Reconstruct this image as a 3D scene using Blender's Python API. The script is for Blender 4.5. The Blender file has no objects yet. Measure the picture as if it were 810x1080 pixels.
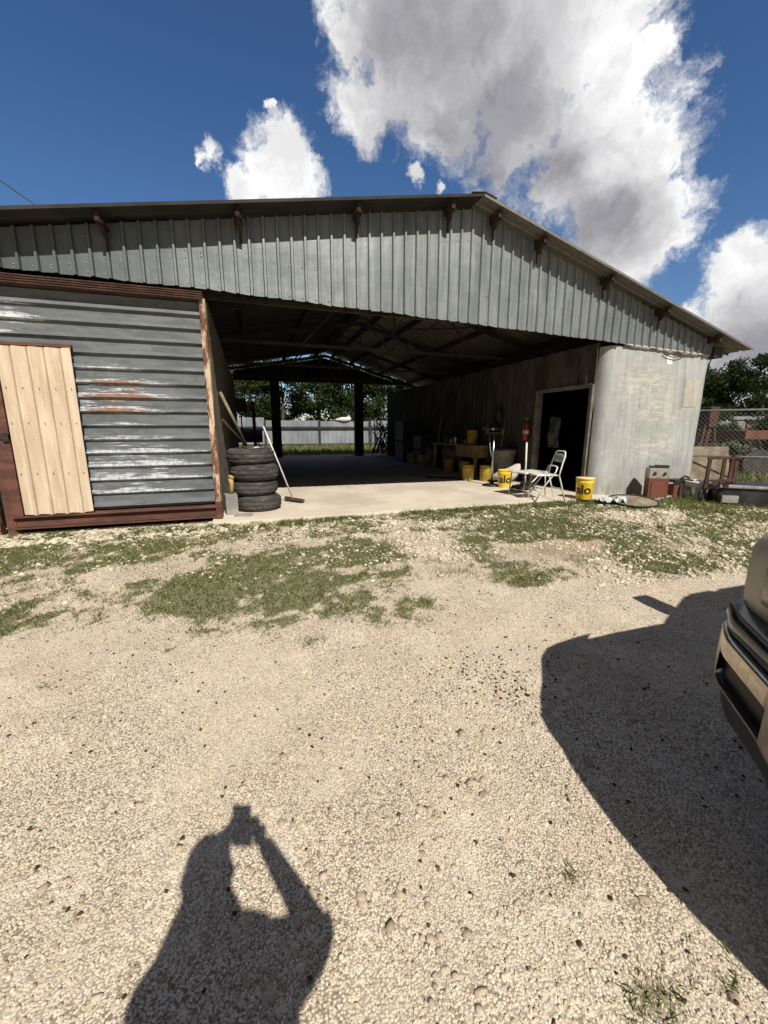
import bpy, bmesh, math, random
import numpy as np
from mathutils import Vector, Matrix, noise as mn
R = math.radians; PI = math.pi
random.seed(7); rng = np.random.default_rng(7)
sc = bpy.context.scene
col = sc.collection

# ------------------------------------------------------------------ camera
F = 430.0; TH = math.atan(89/430); YAW = R(18); CZ = 1.5
cam = bpy.data.cameras.new('camera'); co = bpy.data.objects.new('camera', cam); col.objects.link(co)
cam.sensor_fit = 'HORIZONTAL'; cam.sensor_width = 36; cam.lens = F/810*36
cam.clip_start = 0.02; cam.clip_end = 3000
co.location = (0, 0, CZ); co.rotation_euler = (R(90)-TH, 0, -YAW)
sc.camera = co
sc.view_settings.view_transform = 'Standard'; sc.view_settings.look = 'None'; sc.view_settings.exposure = 0
sc.render.resolution_x = 768; sc.render.resolution_y = 1024

def ray(x, y):                      # direction of a bit of sky, used only to put the clouds in the sky dome
    u = (x-405)/F; v = (y-540)/F
    X = u; Y = math.cos(TH)-v*math.sin(TH); Z = -math.sin(TH)-v*math.cos(TH)
    c, s = math.cos(YAW), math.sin(YAW)
    return Vector((X*c+Y*s, -X*s+Y*c, Z)).normalized()

# ------------------------------------------------------------------ node helpers
class NT:
    def __init__(s, tree): s.t = tree; s.n = tree.nodes; s.l = tree.links
    def node(s, typ, **kw):
        n = s.n.new(typ)
        for k, v in kw.items(): setattr(n, k, v)
        return n
    def put(s, sock, v):
        if isinstance(v, bpy.types.NodeSocket): s.l.new(v, sock)
        elif v is not None:
            if isinstance(v, (tuple, list)) and len(v) == 3 and sock.type == 'RGBA': v = (*v, 1)
            sock.default_value = v
    def math(s, op, a, b=None, c=None, clamp=False):
        n = s.node('ShaderNodeMath', operation=op, use_clamp=clamp)
        for i, v in enumerate((a, b, c)):
            if v is not None: s.put(n.inputs[i], v)
        return n.outputs[0]
    def vmath(s, op, a, b=None, scale=None):
        n = s.node('ShaderNodeVectorMath', operation=op)
        s.put(n.inputs[0], a)
        if b is not None: s.put(n.inputs[1], b)
        if scale is not None: s.put(n.inputs['Scale'], scale)
        return n.outputs['Value'] if op in ('LENGTH', 'DISTANCE', 'DOT_PRODUCT') else n.outputs[0]
    def mix(s, f, a, b, blend='MIX'):
        n = s.node('ShaderNodeMix', data_type='RGBA', blend_type=blend)
        s.put(n.inputs['Factor'], f); s.put(n.inputs[6], a); s.put(n.inputs[7], b)
        return n.outputs[2]
    def ramp(s, v, a, b, lo=0., hi=1., smooth=True):
        n = s.node('ShaderNodeMapRange', interpolation_type='SMOOTHSTEP' if smooth else 'LINEAR')
        s.put(n.inputs[0], v); n.inputs[1].default_value = a; n.inputs[2].default_value = b
        n.inputs[3].default_value = lo; n.inputs[4].default_value = hi
        return n.outputs[0]
    def noise(s, vec, scale, detail=4, rough=.55, out=0, lac=2.):
        n = s.node('ShaderNodeTexNoise'); s.put(n.inputs['Vector'], vec)
        n.inputs['Scale'].default_value = scale; n.inputs['Detail'].default_value = detail
        n.inputs['Roughness'].default_value = rough; n.inputs['Lacunarity'].default_value = lac
        return n.outputs[out]
    def voro(s, vec, scale, feature='F1', rand=1.):
        n = s.node('ShaderNodeTexVoronoi', feature=feature); s.put(n.inputs['Vector'], vec)
        n.inputs['Scale'].default_value = scale; n.inputs['Randomness'].default_value = rand
        return n
    def bump(s, h, strength=.3, dist=.01, normal=None):
        n = s.node('ShaderNodeBump'); n.inputs['Strength'].default_value = strength; n.inputs['Distance'].default_value = dist
        s.put(n.inputs['Height'], h)
        if normal is not None: s.put(n.inputs['Normal'], normal)
        return n.outputs[0]

def newmat(name):
    m = bpy.data.materials.new(name); m.use_nodes = True
    t = NT(m.node_tree); b = t.n['Principled BSDF']
    return m, t, b

def mat(name, c1, c2=None, scale=4., stretch=(1, 1, 1), lohi=(.4, .62), rough=.7, metal=0., bump=.0, bscale=30., bdist=.004, grime=None, gs=1.5, spec=None):
    m, t, b = newmat(name)
    tc = t.node('ShaderNodeTexCoord').outputs['Object']
    v = t.vmath('MULTIPLY', tc, stretch)
    c = c1
    if c2 is not None:
        c = t.mix(t.ramp(t.noise(v, scale, 6, .65), *lohi), c1, c2)
    if grime is not None:
        c = t.mix(t.ramp(t.noise(t.vmath('ADD', v, (7.3, 2.1, 5.5)), gs, 5, .7), .45, .7, 0, .85), c, grime)
    fine = t.noise(tc, 60, 3, .6)
    c = t.mix(t.math('MULTIPLY', t.math('SUBTRACT', fine, .5), .5, clamp=True), c, (0, 0, 0))
    t.put(b.inputs['Base Color'], c)
    b.inputs['Roughness'].default_value = rough; b.inputs['Metallic'].default_value = metal
    if spec is not None: b.inputs['Specular IOR Level'].default_value = spec
    if bump > 0:
        t.put(b.inputs['Normal'], t.bump(t.noise(tc, bscale, 5, .6), bump, bdist))
    return m

# ------------------------------------------------------------------ mesh helpers
class MB:
    def __init__(s): s.v = []; s.f = []; s.sm = []
    def add(s, vs, fs, smooth=False):
        o = len(s.v); s.v += [tuple(p) for p in vs]
        for f in fs: s.f.append(tuple(i+o for i in f)); s.sm.append(smooth)
        return s
    def box(s, x0, x1, y0, y1, z0, z1):
        return s.add([(x0,y0,z0),(x1,y0,z0),(x1,y1,z0),(x0,y1,z0),(x0,y0,z1),(x1,y0,z1),(x1,y1,z1),(x0,y1,z1)],
                     [(0,3,2,1),(4,5,6,7),(0,1,5,4),(1,2,6,5),(2,3,7,6),(3,0,4,7)])
    def beam(s, p, q, w, h, up=(0,0,1)):
        p = Vector(p); q = Vector(q); d = (q-p).normalized(); up = Vector(up)
        if abs(d.dot(up)) > .98: up = Vector((0,1,0))
        a = d.cross(up).normalized(); b = a.cross(d)
        vs = []
        for c in (p, q):
            for i, j in ((-1,-1),(1,-1),(1,1),(-1,1)): vs.append(c+a*(i*w/2)+b*(j*h/2))
        return s.add(vs, [(0,1,2,3),(7,6,5,4),(0,4,5,1),(1,5,6,2),(2,6,7,3),(3,7,4,0)])
    def tube(s, pts, r, n=10, closed=False, cap=True):
        pts = [Vector(p) for p in pts]; rs = r if isinstance(r, (list, tuple)) else [r]*len(pts)
        o = []; prev = None; N = len(pts)
        for i, p in enumerate(pts):
            if closed: d = (pts[(i+1)%N]-pts[i-1])
            else: d = pts[min(i+1, N-1)]-pts[max(i-1, 0)]
            d.normalize()
            if prev is None:
                a = d.cross(Vector((0,0,1)) if abs(d.z) < .9 else Vector((1,0,0))).normalized()
            else:
                a = (prev-d*prev.dot(d)).normalized()
            prev = a; b = d.cross(a)
            o += [p+(a*math.cos(2*PI*k/n)+b*math.sin(2*PI*k/n))*rs[i] for k in range(n)]
        fs = []
        for i in range(N if closed else N-1):
            j = (i+1) % N
            for k in range(n): fs.append((i*n+k, i*n+(k+1)%n, j*n+(k+1)%n, j*n+k))
        s.add(o, fs, True)
        if cap and not closed:
            base = len(s.v)-len(o)
            s.f.append(tuple(base+k for k in reversed(range(n)))); s.sm.append(False)
            s.f.append(tuple(base+(N-1)*n+k for k in range(n))); s.sm.append(False)
        return s
    def lathe(s, prof, c=(0,0,0), n=32, closed=False, mtx=None, smooth=True, squash=1.):
        vs = []; m = len(prof)
        for k in range(n):
            a = 2*PI*k/n
            for r, z in prof:
                p = Vector((r*math.cos(a), r*math.sin(a)*squash, z))
                if mtx is not None: p = mtx @ p
                vs.append(p+Vector(c))
        fs = []
        for k in range(n):
            k2 = (k+1) % n
            for i in range(m if closed else m-1):
                j = (i+1) % m
                fs.append((k*m+i, k2*m+i, k2*m+j, k*m+j))
        return s.add(vs, fs, smooth)
    def prism(s, poly, axis, a0, a1):          # poly in the two other axes, extruded along axis
        n = len(poly); vs = []
        for a in (a0, a1):
            for p, q in poly:
                vs.append({'x': (a, p, q), 'y': (p, a, q), 'z': (p, q, a)}[axis])
        fs = [tuple(range(n))[::-1], tuple(range(n, 2*n))]
        for i in range(n): fs.append((i, (i+1) % n, n+(i+1) % n, n+i))
        return s.add(vs, fs)
    def ball(s, c, r, n=12, sc_=(1,1,1)):
        prof = [(math.sin(PI*i/(n//2+2))*r, -math.cos(PI*i/(n//2+2))*r) for i in range(n//2+3)]
        return s.lathe(prof, c, n, mtx=Matrix.Diagonal((*sc_, 1)).to_3x3())
    def build(s, name, m, parent=None, loc=None, bevel=0, recalc=True):
        """vertices are given in world space (or in the parent's space when the parent is at the origin)"""
        me = bpy.data.meshes.new(name)
        o = Vector((0,0,0)) if parent is None else parent.get('_w', None)
        base = Vector(loc) if loc is not None else (WORLD.get(parent, Vector((0,0,0))) if parent is not None else None)
        if base is None:
            a = np.array([tuple(v) for v in s.v]); base = Vector(((a[:,0].min()+a[:,0].max())/2, (a[:,1].min()+a[:,1].max())/2, a[:,2].min()))
        me.from_pydata([tuple(Vector(v)-base) for v in s.v], [], s.f)
        me.polygons.foreach_set('use_smooth', s.sm)
        if recalc:
            bm = bmesh.new(); bm.from_mesh(me); bmesh.ops.recalc_face_normals(bm, faces=bm.faces); bm.to_mesh(me); bm.free()
        if m is not None: me.materials.append(m)
        ob = bpy.data.objects.new(name, me); col.objects.link(ob)
        if parent is None: ob.location = base; WORLD[ob] = base.copy()
        else:
            ob.parent = parent
            pb = WORLD.get(parent, Vector((0,0,0))); ob.location = base-pb; WORLD[ob] = base.copy()
        if bevel:
            b = ob.modifiers.new('bevel', 'BEVEL'); b.width = bevel; b.segments = 2; b.limit_method = 'ANGLE'; b.angle_limit = R(40)
        return ob
WORLD = {}

def tag(o, label=None, cat=None, group=None, kind=None):
    if label: o['label'] = label
    if cat: o['category'] = cat
    if group: o['group'] = group
    if kind: o['kind'] = kind
    return o
def thing(name, label, cat, loc=(0,0,0), rz=0, group=None):
    o = bpy.data.objects.new(name, None); col.objects.link(o); o.location = loc; o.rotation_euler = (0,0,rz)
    o.empty_display_size = .2
    tag(o, label, cat, group); WORLD[o] = Vector(loc) if rz == 0 else Vector((0,0,0))
    return o
def local(name, label, cat, group=None):        # a thing whose parts are modelled round (0,0,0); place it afterwards
    return thing(name, label, cat, (0,0,0), 0, group)
def place(o, loc, rz=0, rx=0, ry=0):
    o.location = loc; o.rotation_euler = (rx, ry, rz); return o
def kids(o): return [c for c in bpy.data.objects if c.parent == o]
def dup(o, loc, rz=0, label=None, rx=0, ry=0, scale=None):
    def cp(s, par):
        c = s.copy(); col.objects.link(c)
        if par: c.parent = par
        for k in kids(s): cp(k, c)
        return c
    r = cp(o, None); r.location = loc; r.rotation_euler = (rx, ry, rz)
    if scale: r.scale = scale
    if label: r['label'] = label
    return r

def np_mesh(name, V, Fc, m, nper, attr=None, smooth=False):
    """fast mesh from numpy: V (n,3), Fc (k,nper)"""
    me = bpy.data.meshes.new(name)
    me.vertices.add(len(V)); me.vertices.foreach_set('co', V.astype(np.float32).ravel())
    k = len(Fc); me.loops.add(k*nper); me.loops.foreach_set('vertex_index', Fc.astype(np.int32).ravel())
    me.polygons.add(k); me.polygons.foreach_set('loop_start', np.arange(0, k*nper, nper, dtype=np.int32))
    if smooth: me.polygons.foreach_set('use_smooth', np.ones(k, bool))
    me.update(calc_edges=True); me.validate()
    if attr is not None:
        a = me.attributes.new('green', 'FLOAT', 'POINT'); a.data.foreach_set('value', attr.astype(np.float32))
    me.materials.append(m)
    o = bpy.data.objects.new(name, me); col.objects.link(o)
    return o

# ------------------------------------------------------------------ value noise and ground shape
_T = np.random.default_rng(3).random((256, 256))
def vn(X, Y):
    xi = np.floor(X).astype(int); yi = np.floor(Y).astype(int); fx = X-xi; fy = Y-yi
    fx = fx*fx*(3-2*fx); fy = fy*fy*(3-2*fy)
    a = _T[xi % 256, yi % 256]; b = _T[(xi+1) % 256, yi % 256]; c = _T[xi % 256, (yi+1) % 256]; d = _T[(xi+1) % 256, (yi+1) % 256]
    return (a*(1-fx)+b*fx)*(1-fy)+(c*(1-fx)+d*fx)*fy
def fbm(X, Y, o=4):
    s = 0; a = .5; t = 0
    for i in range(o): s = s+a*vn(X*2**i+i*17.3, Y*2**i+i*9.1); t += a; a *= .55
    return s/t
def gz(X, Y):
    X = np.asarray(X, float); Y = np.asarray(Y, float)
    t = np.clip((Y-1.5)/4.3, 0, 1)
    z = .2*t*t*(3-2*t)
    near = np.clip((Y+3)/2, 0, 1)*np.clip((30-np.abs(X))/6, 0, 1)
    flat = 1-np.clip((Y-5.3)/.4, 0, 1)*(1-np.clip((np.abs(X-1.8)-7.5)/1.5, 0, 1))
    return z+((fbm(X*1.3, Y*1.3, 4)-.5)*.05+(fbm(X*.35+9, Y*.35, 3)-.5)*.06)*near*flat
def sm(a, b, x):
    t = np.clip((x-a)/(b-a), 0, 1); return t*t*(3-2*t)
def ell(X, Y, cx, cy, rx, ry, soft=.5):
    d = np.sqrt(((X-cx)/rx)**2+((Y-cy)/ry)**2); return 1-sm(1-soft, 1+soft*.4, d)
def green(X, Y):
    X = np.asarray(X, float); Y = np.asarray(Y, float)
    n = fbm(X*1.7+3, Y*1.7, 5); n2 = fbm(X*5+31, Y*5+7, 4)
    g = np.maximum(.72*sm(4.5, 5.0, Y)*(1-sm(5.65, 5.95, Y)), .50*sm(3.6, 4.4, Y)*(1-sm(5.65, 5.95, Y)))
    g = np.maximum(g, .95*ell(X, Y, .05, 3.75, 1.05, .78))
    g = np.maximum(g, .8*ell(X, Y, .9, 4.2, 1.0, .6))
    g = np.maximum(g, .55*ell(X, Y, -2.0, 3.7, 1.5, .55)); g = np.maximum(g, .42*sm(3.0, 3.5, Y)*(X < 1.5)); g = np.maximum(g, .5*ell(X, Y, .3, 3.2, 1.3, .45))
    g = np.maximum(g, .6*ell(X, Y, -1.9, 4.9, 2.2, .55))
    g = np.maximum(g, .85*sm(2.4, 3.2, X)*sm(3.5, 4.1, Y))
    g = np.maximum(g, .75*sm(3.2, 4.3, X)*sm(2.5, 3.0, Y)); g = np.maximum(g, .36*sm(1.2, 2.2, X)*sm(2.9, 3.5, Y))
    g = np.maximum(g, .55*ell(X, Y, 2.55, 3.15, .55, .25))
    g = np.maximum(g, .5*ell(X, Y, 1.1, 2.85, .45, .3))
    g = np.maximum(g, .55*ell(X, Y, 2.2, 5.3, 1.2, .4))
    g = g*(1-.95*ell(X, Y, 3.35, 3.75, .75, .32))*(1-.75*ell(X, Y, 1.9, 4.35, .55, .5))*(1-.7*ell(X, Y, -1.0, 4.3, .7, .25))
    g = g*(1-.55*ell(X, Y, 5.7, 4.6, 1.1, .5))
    g = np.where(X > 9, np.maximum(g, .7), g); g = np.where((Y > 19), .9, g); g = np.where(X < -5, np.maximum(g, .5*sm(2, 4, Y)), g)
    g = g*sm(2.2, 2.9, Y)
    n3 = fbm(X*11+3, Y*11+17, 3)
    n4 = fbm(X*26+5, Y*26, 2)
    r = sm(.0, .85, g+(n-.5)*1.5+(n2-.5)*1.5+(n3-.5)*1.2+(n4-.5)*.8)*np.minimum(1, g*2.2)
    for cx, cy, rr in ((.33, 2.62, .12), (.96, .86, .045), (.95, .55, .12), (1.15, .52, .08), (.1, 2.75, .06), (-.6, 2.8, .05), (.75, 2.9, .08), (1.9, 2.9, .07), (-1.2, 2.6, .05)):
        r = np.maximum(r, .8*ell(X, Y, cx, cy, rr, rr*.6, .8)*(n2 > .38))
    return r

# ------------------------------------------------------------------ materials
def ground_mat():
    m, t, b = newmat('gravel_ground')
    p = t.node('ShaderNodeNewGeometry').outputs['Position']
    warp = t.vmath('ADD', p, t.vmath('SCALE', t.noise(p, 30, 3, .6, out=1), scale=.012))
    v1 = t.voro(warp, 135); v2 = t.voro(warp, 48); v3 = t.voro(warp, 230)
    sep = t.node('ShaderNodeSeparateColor'); t.put(sep.inputs[0], v1.outputs['Color'])
    sep2 = t.node('ShaderNodeSeparateColor'); t.put(sep2.inputs[0], v2.outputs['Color'])
    sep3 = t.node('ShaderNodeSeparateColor'); t.put(sep3.inputs[0], v3.outputs['Color'])
    c = t.mix(sep.outputs[0], (.43, .355, .265), (.89, .79, .655))
    c = t.mix(t.math('MULTIPLY', sep3.outputs[1], .45), c, (.90, .81, .68))
    big = t.ramp(sep2.outputs[2], .88, .91)
    c = t.mix(t.math('MULTIPLY', big, .75), c, t.mix(sep2.outputs[0], (.46, .38, .28), (.84, .74, .59)))
    c = t.mix(t.ramp(sep.outputs[1], .93, .95, 0, .7), c, (.16, .115, .08))
    gap = t.ramp(v1.outputs['Distance'], .42, .72, 0, .82)
    c = t.mix(t.math('MULTIPLY', gap, t.math('SUBTRACT', 1., t.math('MULTIPLY', big, .8))), c, (.13, .10, .07))
    # large tonal drift, wheel-worn paler and browner places
    c = t.mix(t.ramp(t.noise(p, .9, 5, .6), .40, .66, 0, .28), c, (.47, .37, .25))
    # dust-filled compacted places where single stones hardly show, and darker crumbs of leaf litter
    dust = t.ramp(t.noise(t.vmath('ADD', p, (2, 9, 0)), 1.3, 6, .7), .44, .62, 0, .36)
    c = t.mix(dust, c, t.mix(t.noise(p, 300, 3, .7), (.60, .51, .385), (.84, .75, .60)))
    litter = t.math('MULTIPLY', t.ramp(t.noise(p, 3.1, 5, .7), .50, .62), t.ramp(t.noise(p, 120, 3, .6), .60, .66))
    c = t.mix(t.math('MULTIPLY', litter, .75), c, (.17, .125, .08))
    c = t.mix(t.ramp(t.noise(t.vmath('ADD', p, (11, 3, 0)), 2.6, 6, .7), .5, .72, 0, .4), c, (.88, .79, .66))
    g = t.node('ShaderNodeAttribute', attribute_name='green').outputs['Fac']
    gn = t.ramp(t.math('ADD', g, t.math('MULTIPLY', t.math('SUBTRACT', t.noise(p, 38, 5, .75), .5), 1.5)), .30, .85)
    gcol = t.mix(t.noise(p, 25, 4, .7), (.05, .07, .02), (.24, .22, .12))
    c = t.mix(t.math('MULTIPLY', gn, .8), c, gcol)
    # the trodden brown spot left of the truck
    bd = t.vmath('LENGTH', t.vmath('MULTIPLY', t.vmath('SUBTRACT', p, (3.4, 3.75, .1)), (1.2, 2.6, 0)))
    c = t.mix(t.math('MULTIPLY', t.ramp(t.math('ADD', bd, t.noise(p, 5, 4)), .9, 1.5, 1, 0), .6), c, (.27, .185, .11))
    t.put(b.inputs['Base Color'], c); b.inputs['Roughness'].default_value = .95; b.inputs['Specular IOR Level'].default_value = .15
    h = t.math('ADD', t.math('MULTIPLY', v1.outputs['Distance'], -.6), t.math('MULTIPLY', sep.outputs[2], .5))
    h = t.math('ADD', h, t.math('MULTIPLY', t.math('MULTIPLY', t.math('SUBTRACT', .6, v2.outputs['Distance']), big), 1.2))
    t.put(b.inputs['Normal'], t.bump(h, .7, .0065))
    return m

def island_mat(name, cols, rough=.9, spec=.2, trans=0, bump=0):
    m, t, b = newmat(name)
    g = t.node('ShaderNodeNewGeometry')
    cr = t.node('ShaderNodeValToRGB'); t.l.new(g.outputs['Random Per Island'], cr.inputs[0])
    el = cr.color_ramp.elements
    while len(el) < len(cols): el.new(.5)
    for i, c in enumerate(cols): el[i].position = i/(len(cols)-1); el[i].color = (*c, 1)
    c = cr.outputs[0]
    if bump:
        c = t.mix(t.math('MULTIPLY', t.noise(g.outputs['Position'], 90, 5, .7), .55), c, (.25, .19, .12))
        t.put(b.inputs['Normal'], t.bump(t.noise(g.outputs['Position'], 160, 5, .65), bump, .004))
    t.put(b.inputs['Base Color'], c); b.inputs['Roughness'].default_value = rough; b.inputs['Specular IOR Level'].default_value = spec
    if trans:
        tr = t.node('ShaderNodeBsdfTranslucent'); t.put(tr.inputs[0], c)
        mx = t.node('ShaderNodeMixShader'); mx.inputs[0].default_value = trans
        t.l.new(b.outputs[0], mx.inputs[1]); t.l.new(tr.outputs[0], mx.inputs[2])
        t.l.new(mx.outputs[0], t.n['Material Output'].inputs[0])
    return m

def wallpos(t): return t.node('ShaderNodeNewGeometry').outputs['Position']
def blob(t, p, c, s, a=.6, b_=1.2):
    return t.ramp(t.vmath('LENGTH', t.vmath('MULTIPLY', t.vmath('SUBTRACT', p, c), s)), a, b_, 1, 0)

def left_wall_mat():
    m, t, b = newmat('grey_painted_corrugated_steel')
    p = wallpos(t)
    streak = t.noise(t.vmath('MULTIPLY', p, (2.2, 1, 26)), 1.6, 8, .7)
    c = t.mix(t.ramp(t.noise(t.vmath('MULTIPLY', p, (1, 1, 5)), 2, 5, .6), .35, .65), (.095, .108, .118), (.15, .165, .178))
    c = t.mix(t.ramp(t.noise(p, 6, 6, .7), .52, .75, 0, .5), c, (.22, .235, .245))
    z1 = blob(t, p, (-1.45, 6.1, 1.02), (.95, 0, 1.75), .35, 1.15)
    z2 = blob(t, p, (-1.62, 6.1, 1.9), (1.15, 0, 2.2), .3, 1.15)
    z3 = blob(t, p, (-2.75, 6.1, 2.75), (1.5, 0, 4.5), .4, 1.1)
    zz = t.math('MAXIMUM', t.math('MAXIMUM', z1, z2), z3)
    rib = t.math('FRACT', t.math('DIVIDE', t.math('SUBTRACT', 3.06, t.node('ShaderNodeSeparateXYZ').outputs[2]), .172))
    sx = [n for n in t.n if n.bl_idname == 'ShaderNodeSeparateXYZ'][0]; t.l.new(p, sx.inputs[0])
    ribm = t.ramp(rib, .45, .95, -.06, .16)
    w = t.ramp(t.math('ADD', t.math('ADD', streak, ribm), t.math('MULTIPLY', zz, .26)), .70, .80)
    w = t.math('MULTIPLY', w, t.ramp(zz, .02, .4))
    c = t.mix(t.math('MULTIPLY', w, t.ramp(t.noise(p, 22, 5, .7), .35, .6, .35, .95)), c, t.mix(t.noise(p, 40, 4), (.42, .47, .53), (.74, .77, .80)))
    zr = blob(t, p, (-1.55, 6.1, 1.88), (1.9, 0, 2.6), .3, 1.0)
    rn = t.noise(t.vmath('MULTIPLY', t.vmath('ADD', p, (3, 0, 1.3)), (3, 1, 22)), 1.5, 7, .7)
    rr = t.math('MULTIPLY', t.ramp(t.math('ADD', t.math('ADD', rn, ribm), t.math('MULTIPLY', zr, .19)), .66, .72), t.ramp(zr, .05, .4))
    c = t.mix(t.math('MULTIPLY', rr, .9), c, t.mix(t.noise(p, 60, 4), (.11, .04, .022), (.34, .15, .08)))
    t.put(b.inputs['Base Color'], c)
    b.inputs['Roughness'].default_value = .55; b.inputs['Specular IOR Level'].default_value = .45
    t.put(b.inputs['Normal'], t.bump(t.noise(p, 5, 5, .6), .35, .02))
    return m

def galv_mat(name, dark, light, vert=True, patch=None, cream=0, metal=.25, rough=.52):
    m, t, b = newmat(name)
    p = wallpos(t)
    st = (9, 9, .8) if vert else (1, 1, 8)
    c = t.mix(t.ramp(t.noise(t.vmath('MULTIPLY', p, st), 1.2, 7, .65), .3, .7), dark, light)
    c = t.mix(t.ramp(t.noise(p, 3.3, 7, .7), .48, .72, 0, .3), c, tuple(min(1, x*1.35) for x in light))
    c = t.mix(t.ramp(t.noise(t.vmath('ADD', p, (5, 5, 5)), 1.4, 7, .75), .54, .75, 0, .3), c, tuple(x*.6 for x in dark))
    if cream:
        z = t.math('MAXIMUM', blob(t, p, (7.05, 6, 2.3), (1.1, 0, 2.2), .3, 1.2), blob(t, p, (7.5, 6, 1.8), (1.1, 0, 3.0), .3, 1.2))
        z = t.math('MAXIMUM', z, blob(t, p, (7.4, 6, 1.15), (1.1, 0, 3.5), .3, 1.2))
        w = t.math('MULTIPLY', t.ramp(t.noise(t.vmath('MULTIPLY', p, (1.2, 1, 5)), 3, 8, .75), .47, .57), z)
        c = t.mix(t.math('MULTIPLY', w, .75), c, (.62, .58, .50))
        w2 = t.ramp(t.noise(t.vmath('MULTIPLY', p, (18, 18, .7)), 1.5, 6, .7), .56, .7, 0, .5)
        c = t.mix(w2, c, (.60, .59, .56))
        sx = t.node('ShaderNodeSeparateXYZ'); t.l.new(p, sx.inputs[0])
        # scraped bright patches, dirt splashed at the foot, thin scratches
        sc1 = t.ramp(t.noise(t.vmath('MULTIPLY', p, (2.2, 2, 6)), 2.6, 9, .8), .58, .64, 0, .55)
        c = t.mix(sc1, c, (.66, .65, .62))
        sc2 = t.ramp(t.noise(t.vmath('MULTIPLY', p, (40, 40, 2.5)), 1.2, 3, .6), .68, .72, 0, .45)
        c = t.mix(sc2, c, (.16, .165, .165))
        dirt = t.math('MULTIPLY', t.ramp(sx.outputs[2], .2, .95, 1, 0), t.ramp(t.noise(t.vmath('MULTIPLY', p, (3, 3, 1.5)), 3, 6, .7), .38, .66, 0, .7))
        c = t.mix(dirt, c, (.30, .26, .20))
    else:
        # glossy reflection change put into the colour: darker toward the low left side
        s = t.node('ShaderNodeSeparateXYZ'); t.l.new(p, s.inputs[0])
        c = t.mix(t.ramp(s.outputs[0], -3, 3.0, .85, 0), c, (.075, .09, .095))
        # each roofing sheet is a little different in tone
        sh = t.node('ShaderNodeTexWhiteNoise', noise_dimensions='1D')
        t.put(sh.inputs['W'], t.math('FLOOR', t.math('DIVIDE', t.math('ADD', s.outputs[0], 20), .875)))
        c = t.mix(t.math('MULTIPLY', sh.outputs[0], .42), c, (.12, .135, .14))
        c = t.mix(t.ramp(t.noise(t.vmath('MULTIPLY', p, (14, 1, .5)), 1.1, 3, .5), .70, .76, 0, .35), c, (.36, .24, .12))
    t.put(b.inputs['Base Color'], c)
    b.inputs['Metallic'].default_value = metal; b.inputs['Roughness'].default_value = rough
    n1 = t.bump(t.noise(p, 2.2, 3, .5), .22, .05)
    t.put(b.inputs['Normal'], t.bump(t.noise(p, 45, 4, .6), .15, .004, n1))
    return m

MT = {}
MT['ground'] = ground_mat()
MT['stone'] = island_mat('pale_limestone', [(.38, .31, .225), (.62, .53, .415), (.78, .68, .555), (.87, .78, .65), (.52, .42, .31)], bump=.5)
MT['chip'] = island_mat('dull_limestone', [(.40, .32, .23), (.56, .46, .34), (.66, .56, .43), (.60, .49, .36)], bump=.7)
MT['rock'] = island_mat('white_limestone', [(.50, .43, .32), (.76, .69, .56), (.85, .80, .68), (.62, .52, .38)], bump=.3)
MT['grass'] = island_mat('grass_blades', [(.05, .08, .017), (.12, .17, .035), (.18, .23, .06), (.42, .39, .19), (.085, .13, .028)], rough=.7, trans=.35)
MT['seed'] = island_mat('brown_seeds', [(.03, .018, .012), (.07, .04, .025), (.12, .07, .04)])
MT['leaf'] = island_mat('tree_leaves', [(.012, .024, .007), (.024, .045, .011), (.038, .064, .016), (.062, .095, .022), (.018, .035, .010)], rough=.55, trans=.3)
MT['bark'] = mat('bark', (.05, .04, .03), (.11, .09, .07), 6, (4, 4, 1), bump=.5)
MT['leftwall'] = left_wall_mat()
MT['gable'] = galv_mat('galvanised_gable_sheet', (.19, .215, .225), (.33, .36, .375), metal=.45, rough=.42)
MT['cladding'] = galv_mat('dull_galvanised_cladding', (.33, .35, .355), (.45, .465, .46), cream=1, metal=.12, rough=.5)
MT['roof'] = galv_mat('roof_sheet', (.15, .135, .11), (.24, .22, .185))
MT['roofdark'] = mat('roof_sheet_shaded', (.018, .017, .016), (.034, .032, .029), 2, (1, 1, 1), rough=.85, grime=(.03, .02, .014))  # left slope and rear sheet darkened, their shade put into the colour
MT['rust'] = mat('rusted_steel', (.05, .024, .018), (.10, .048, .032), 5, (1, 1, 1), rough=.9, bump=.4, grime=(.05, .025, .018), gs=3)
MT['darkrust'] = mat('dark_rusted_steel', (.022, .011, .009), (.045, .022, .016), 5, rough=.95, bump=.4)
MT['rustbeam'] = mat('red_brown_painted_steel_beam', (.085, .034, .024), (.15, .06, .04), 4, (.5, 1, 2), rough=.8, bump=.4, grime=(.045, .025, .02), gs=5)
MT['rustpeel'] = mat('peeling_rusty_post', (.17, .07, .035), (.60, .47, .33), 11, (1, 1, .3), (.44, .54), rough=.85, bump=.4, grime=(.10, .04, .025), gs=6)
MT['darksteel'] = mat('dark_steel', (.02, .018, .017), (.05, .035, .03), 3, rough=.8)
MT['black'] = mat('black_metal', (.012, .012, .013), (.03, .03, .03), 5, rough=.5)
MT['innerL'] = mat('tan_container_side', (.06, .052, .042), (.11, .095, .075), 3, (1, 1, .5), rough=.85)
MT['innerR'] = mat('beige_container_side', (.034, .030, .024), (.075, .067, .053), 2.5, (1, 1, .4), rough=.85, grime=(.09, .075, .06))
MT['dooropen'] = mat('dark_inside', (.005, .005, .005), (.009, .009, .009), 3, rough=.98, spec=.05)  # near-black colour stands in for the shade inside the container
MT['cream'] = mat('cream_painted_sheet', (.56, .455, .34), (.66, .55, .425), 4, (3, 3, .4), rough=.65, bump=.2, grime=(.47, .36, .25), gs=3)
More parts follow.
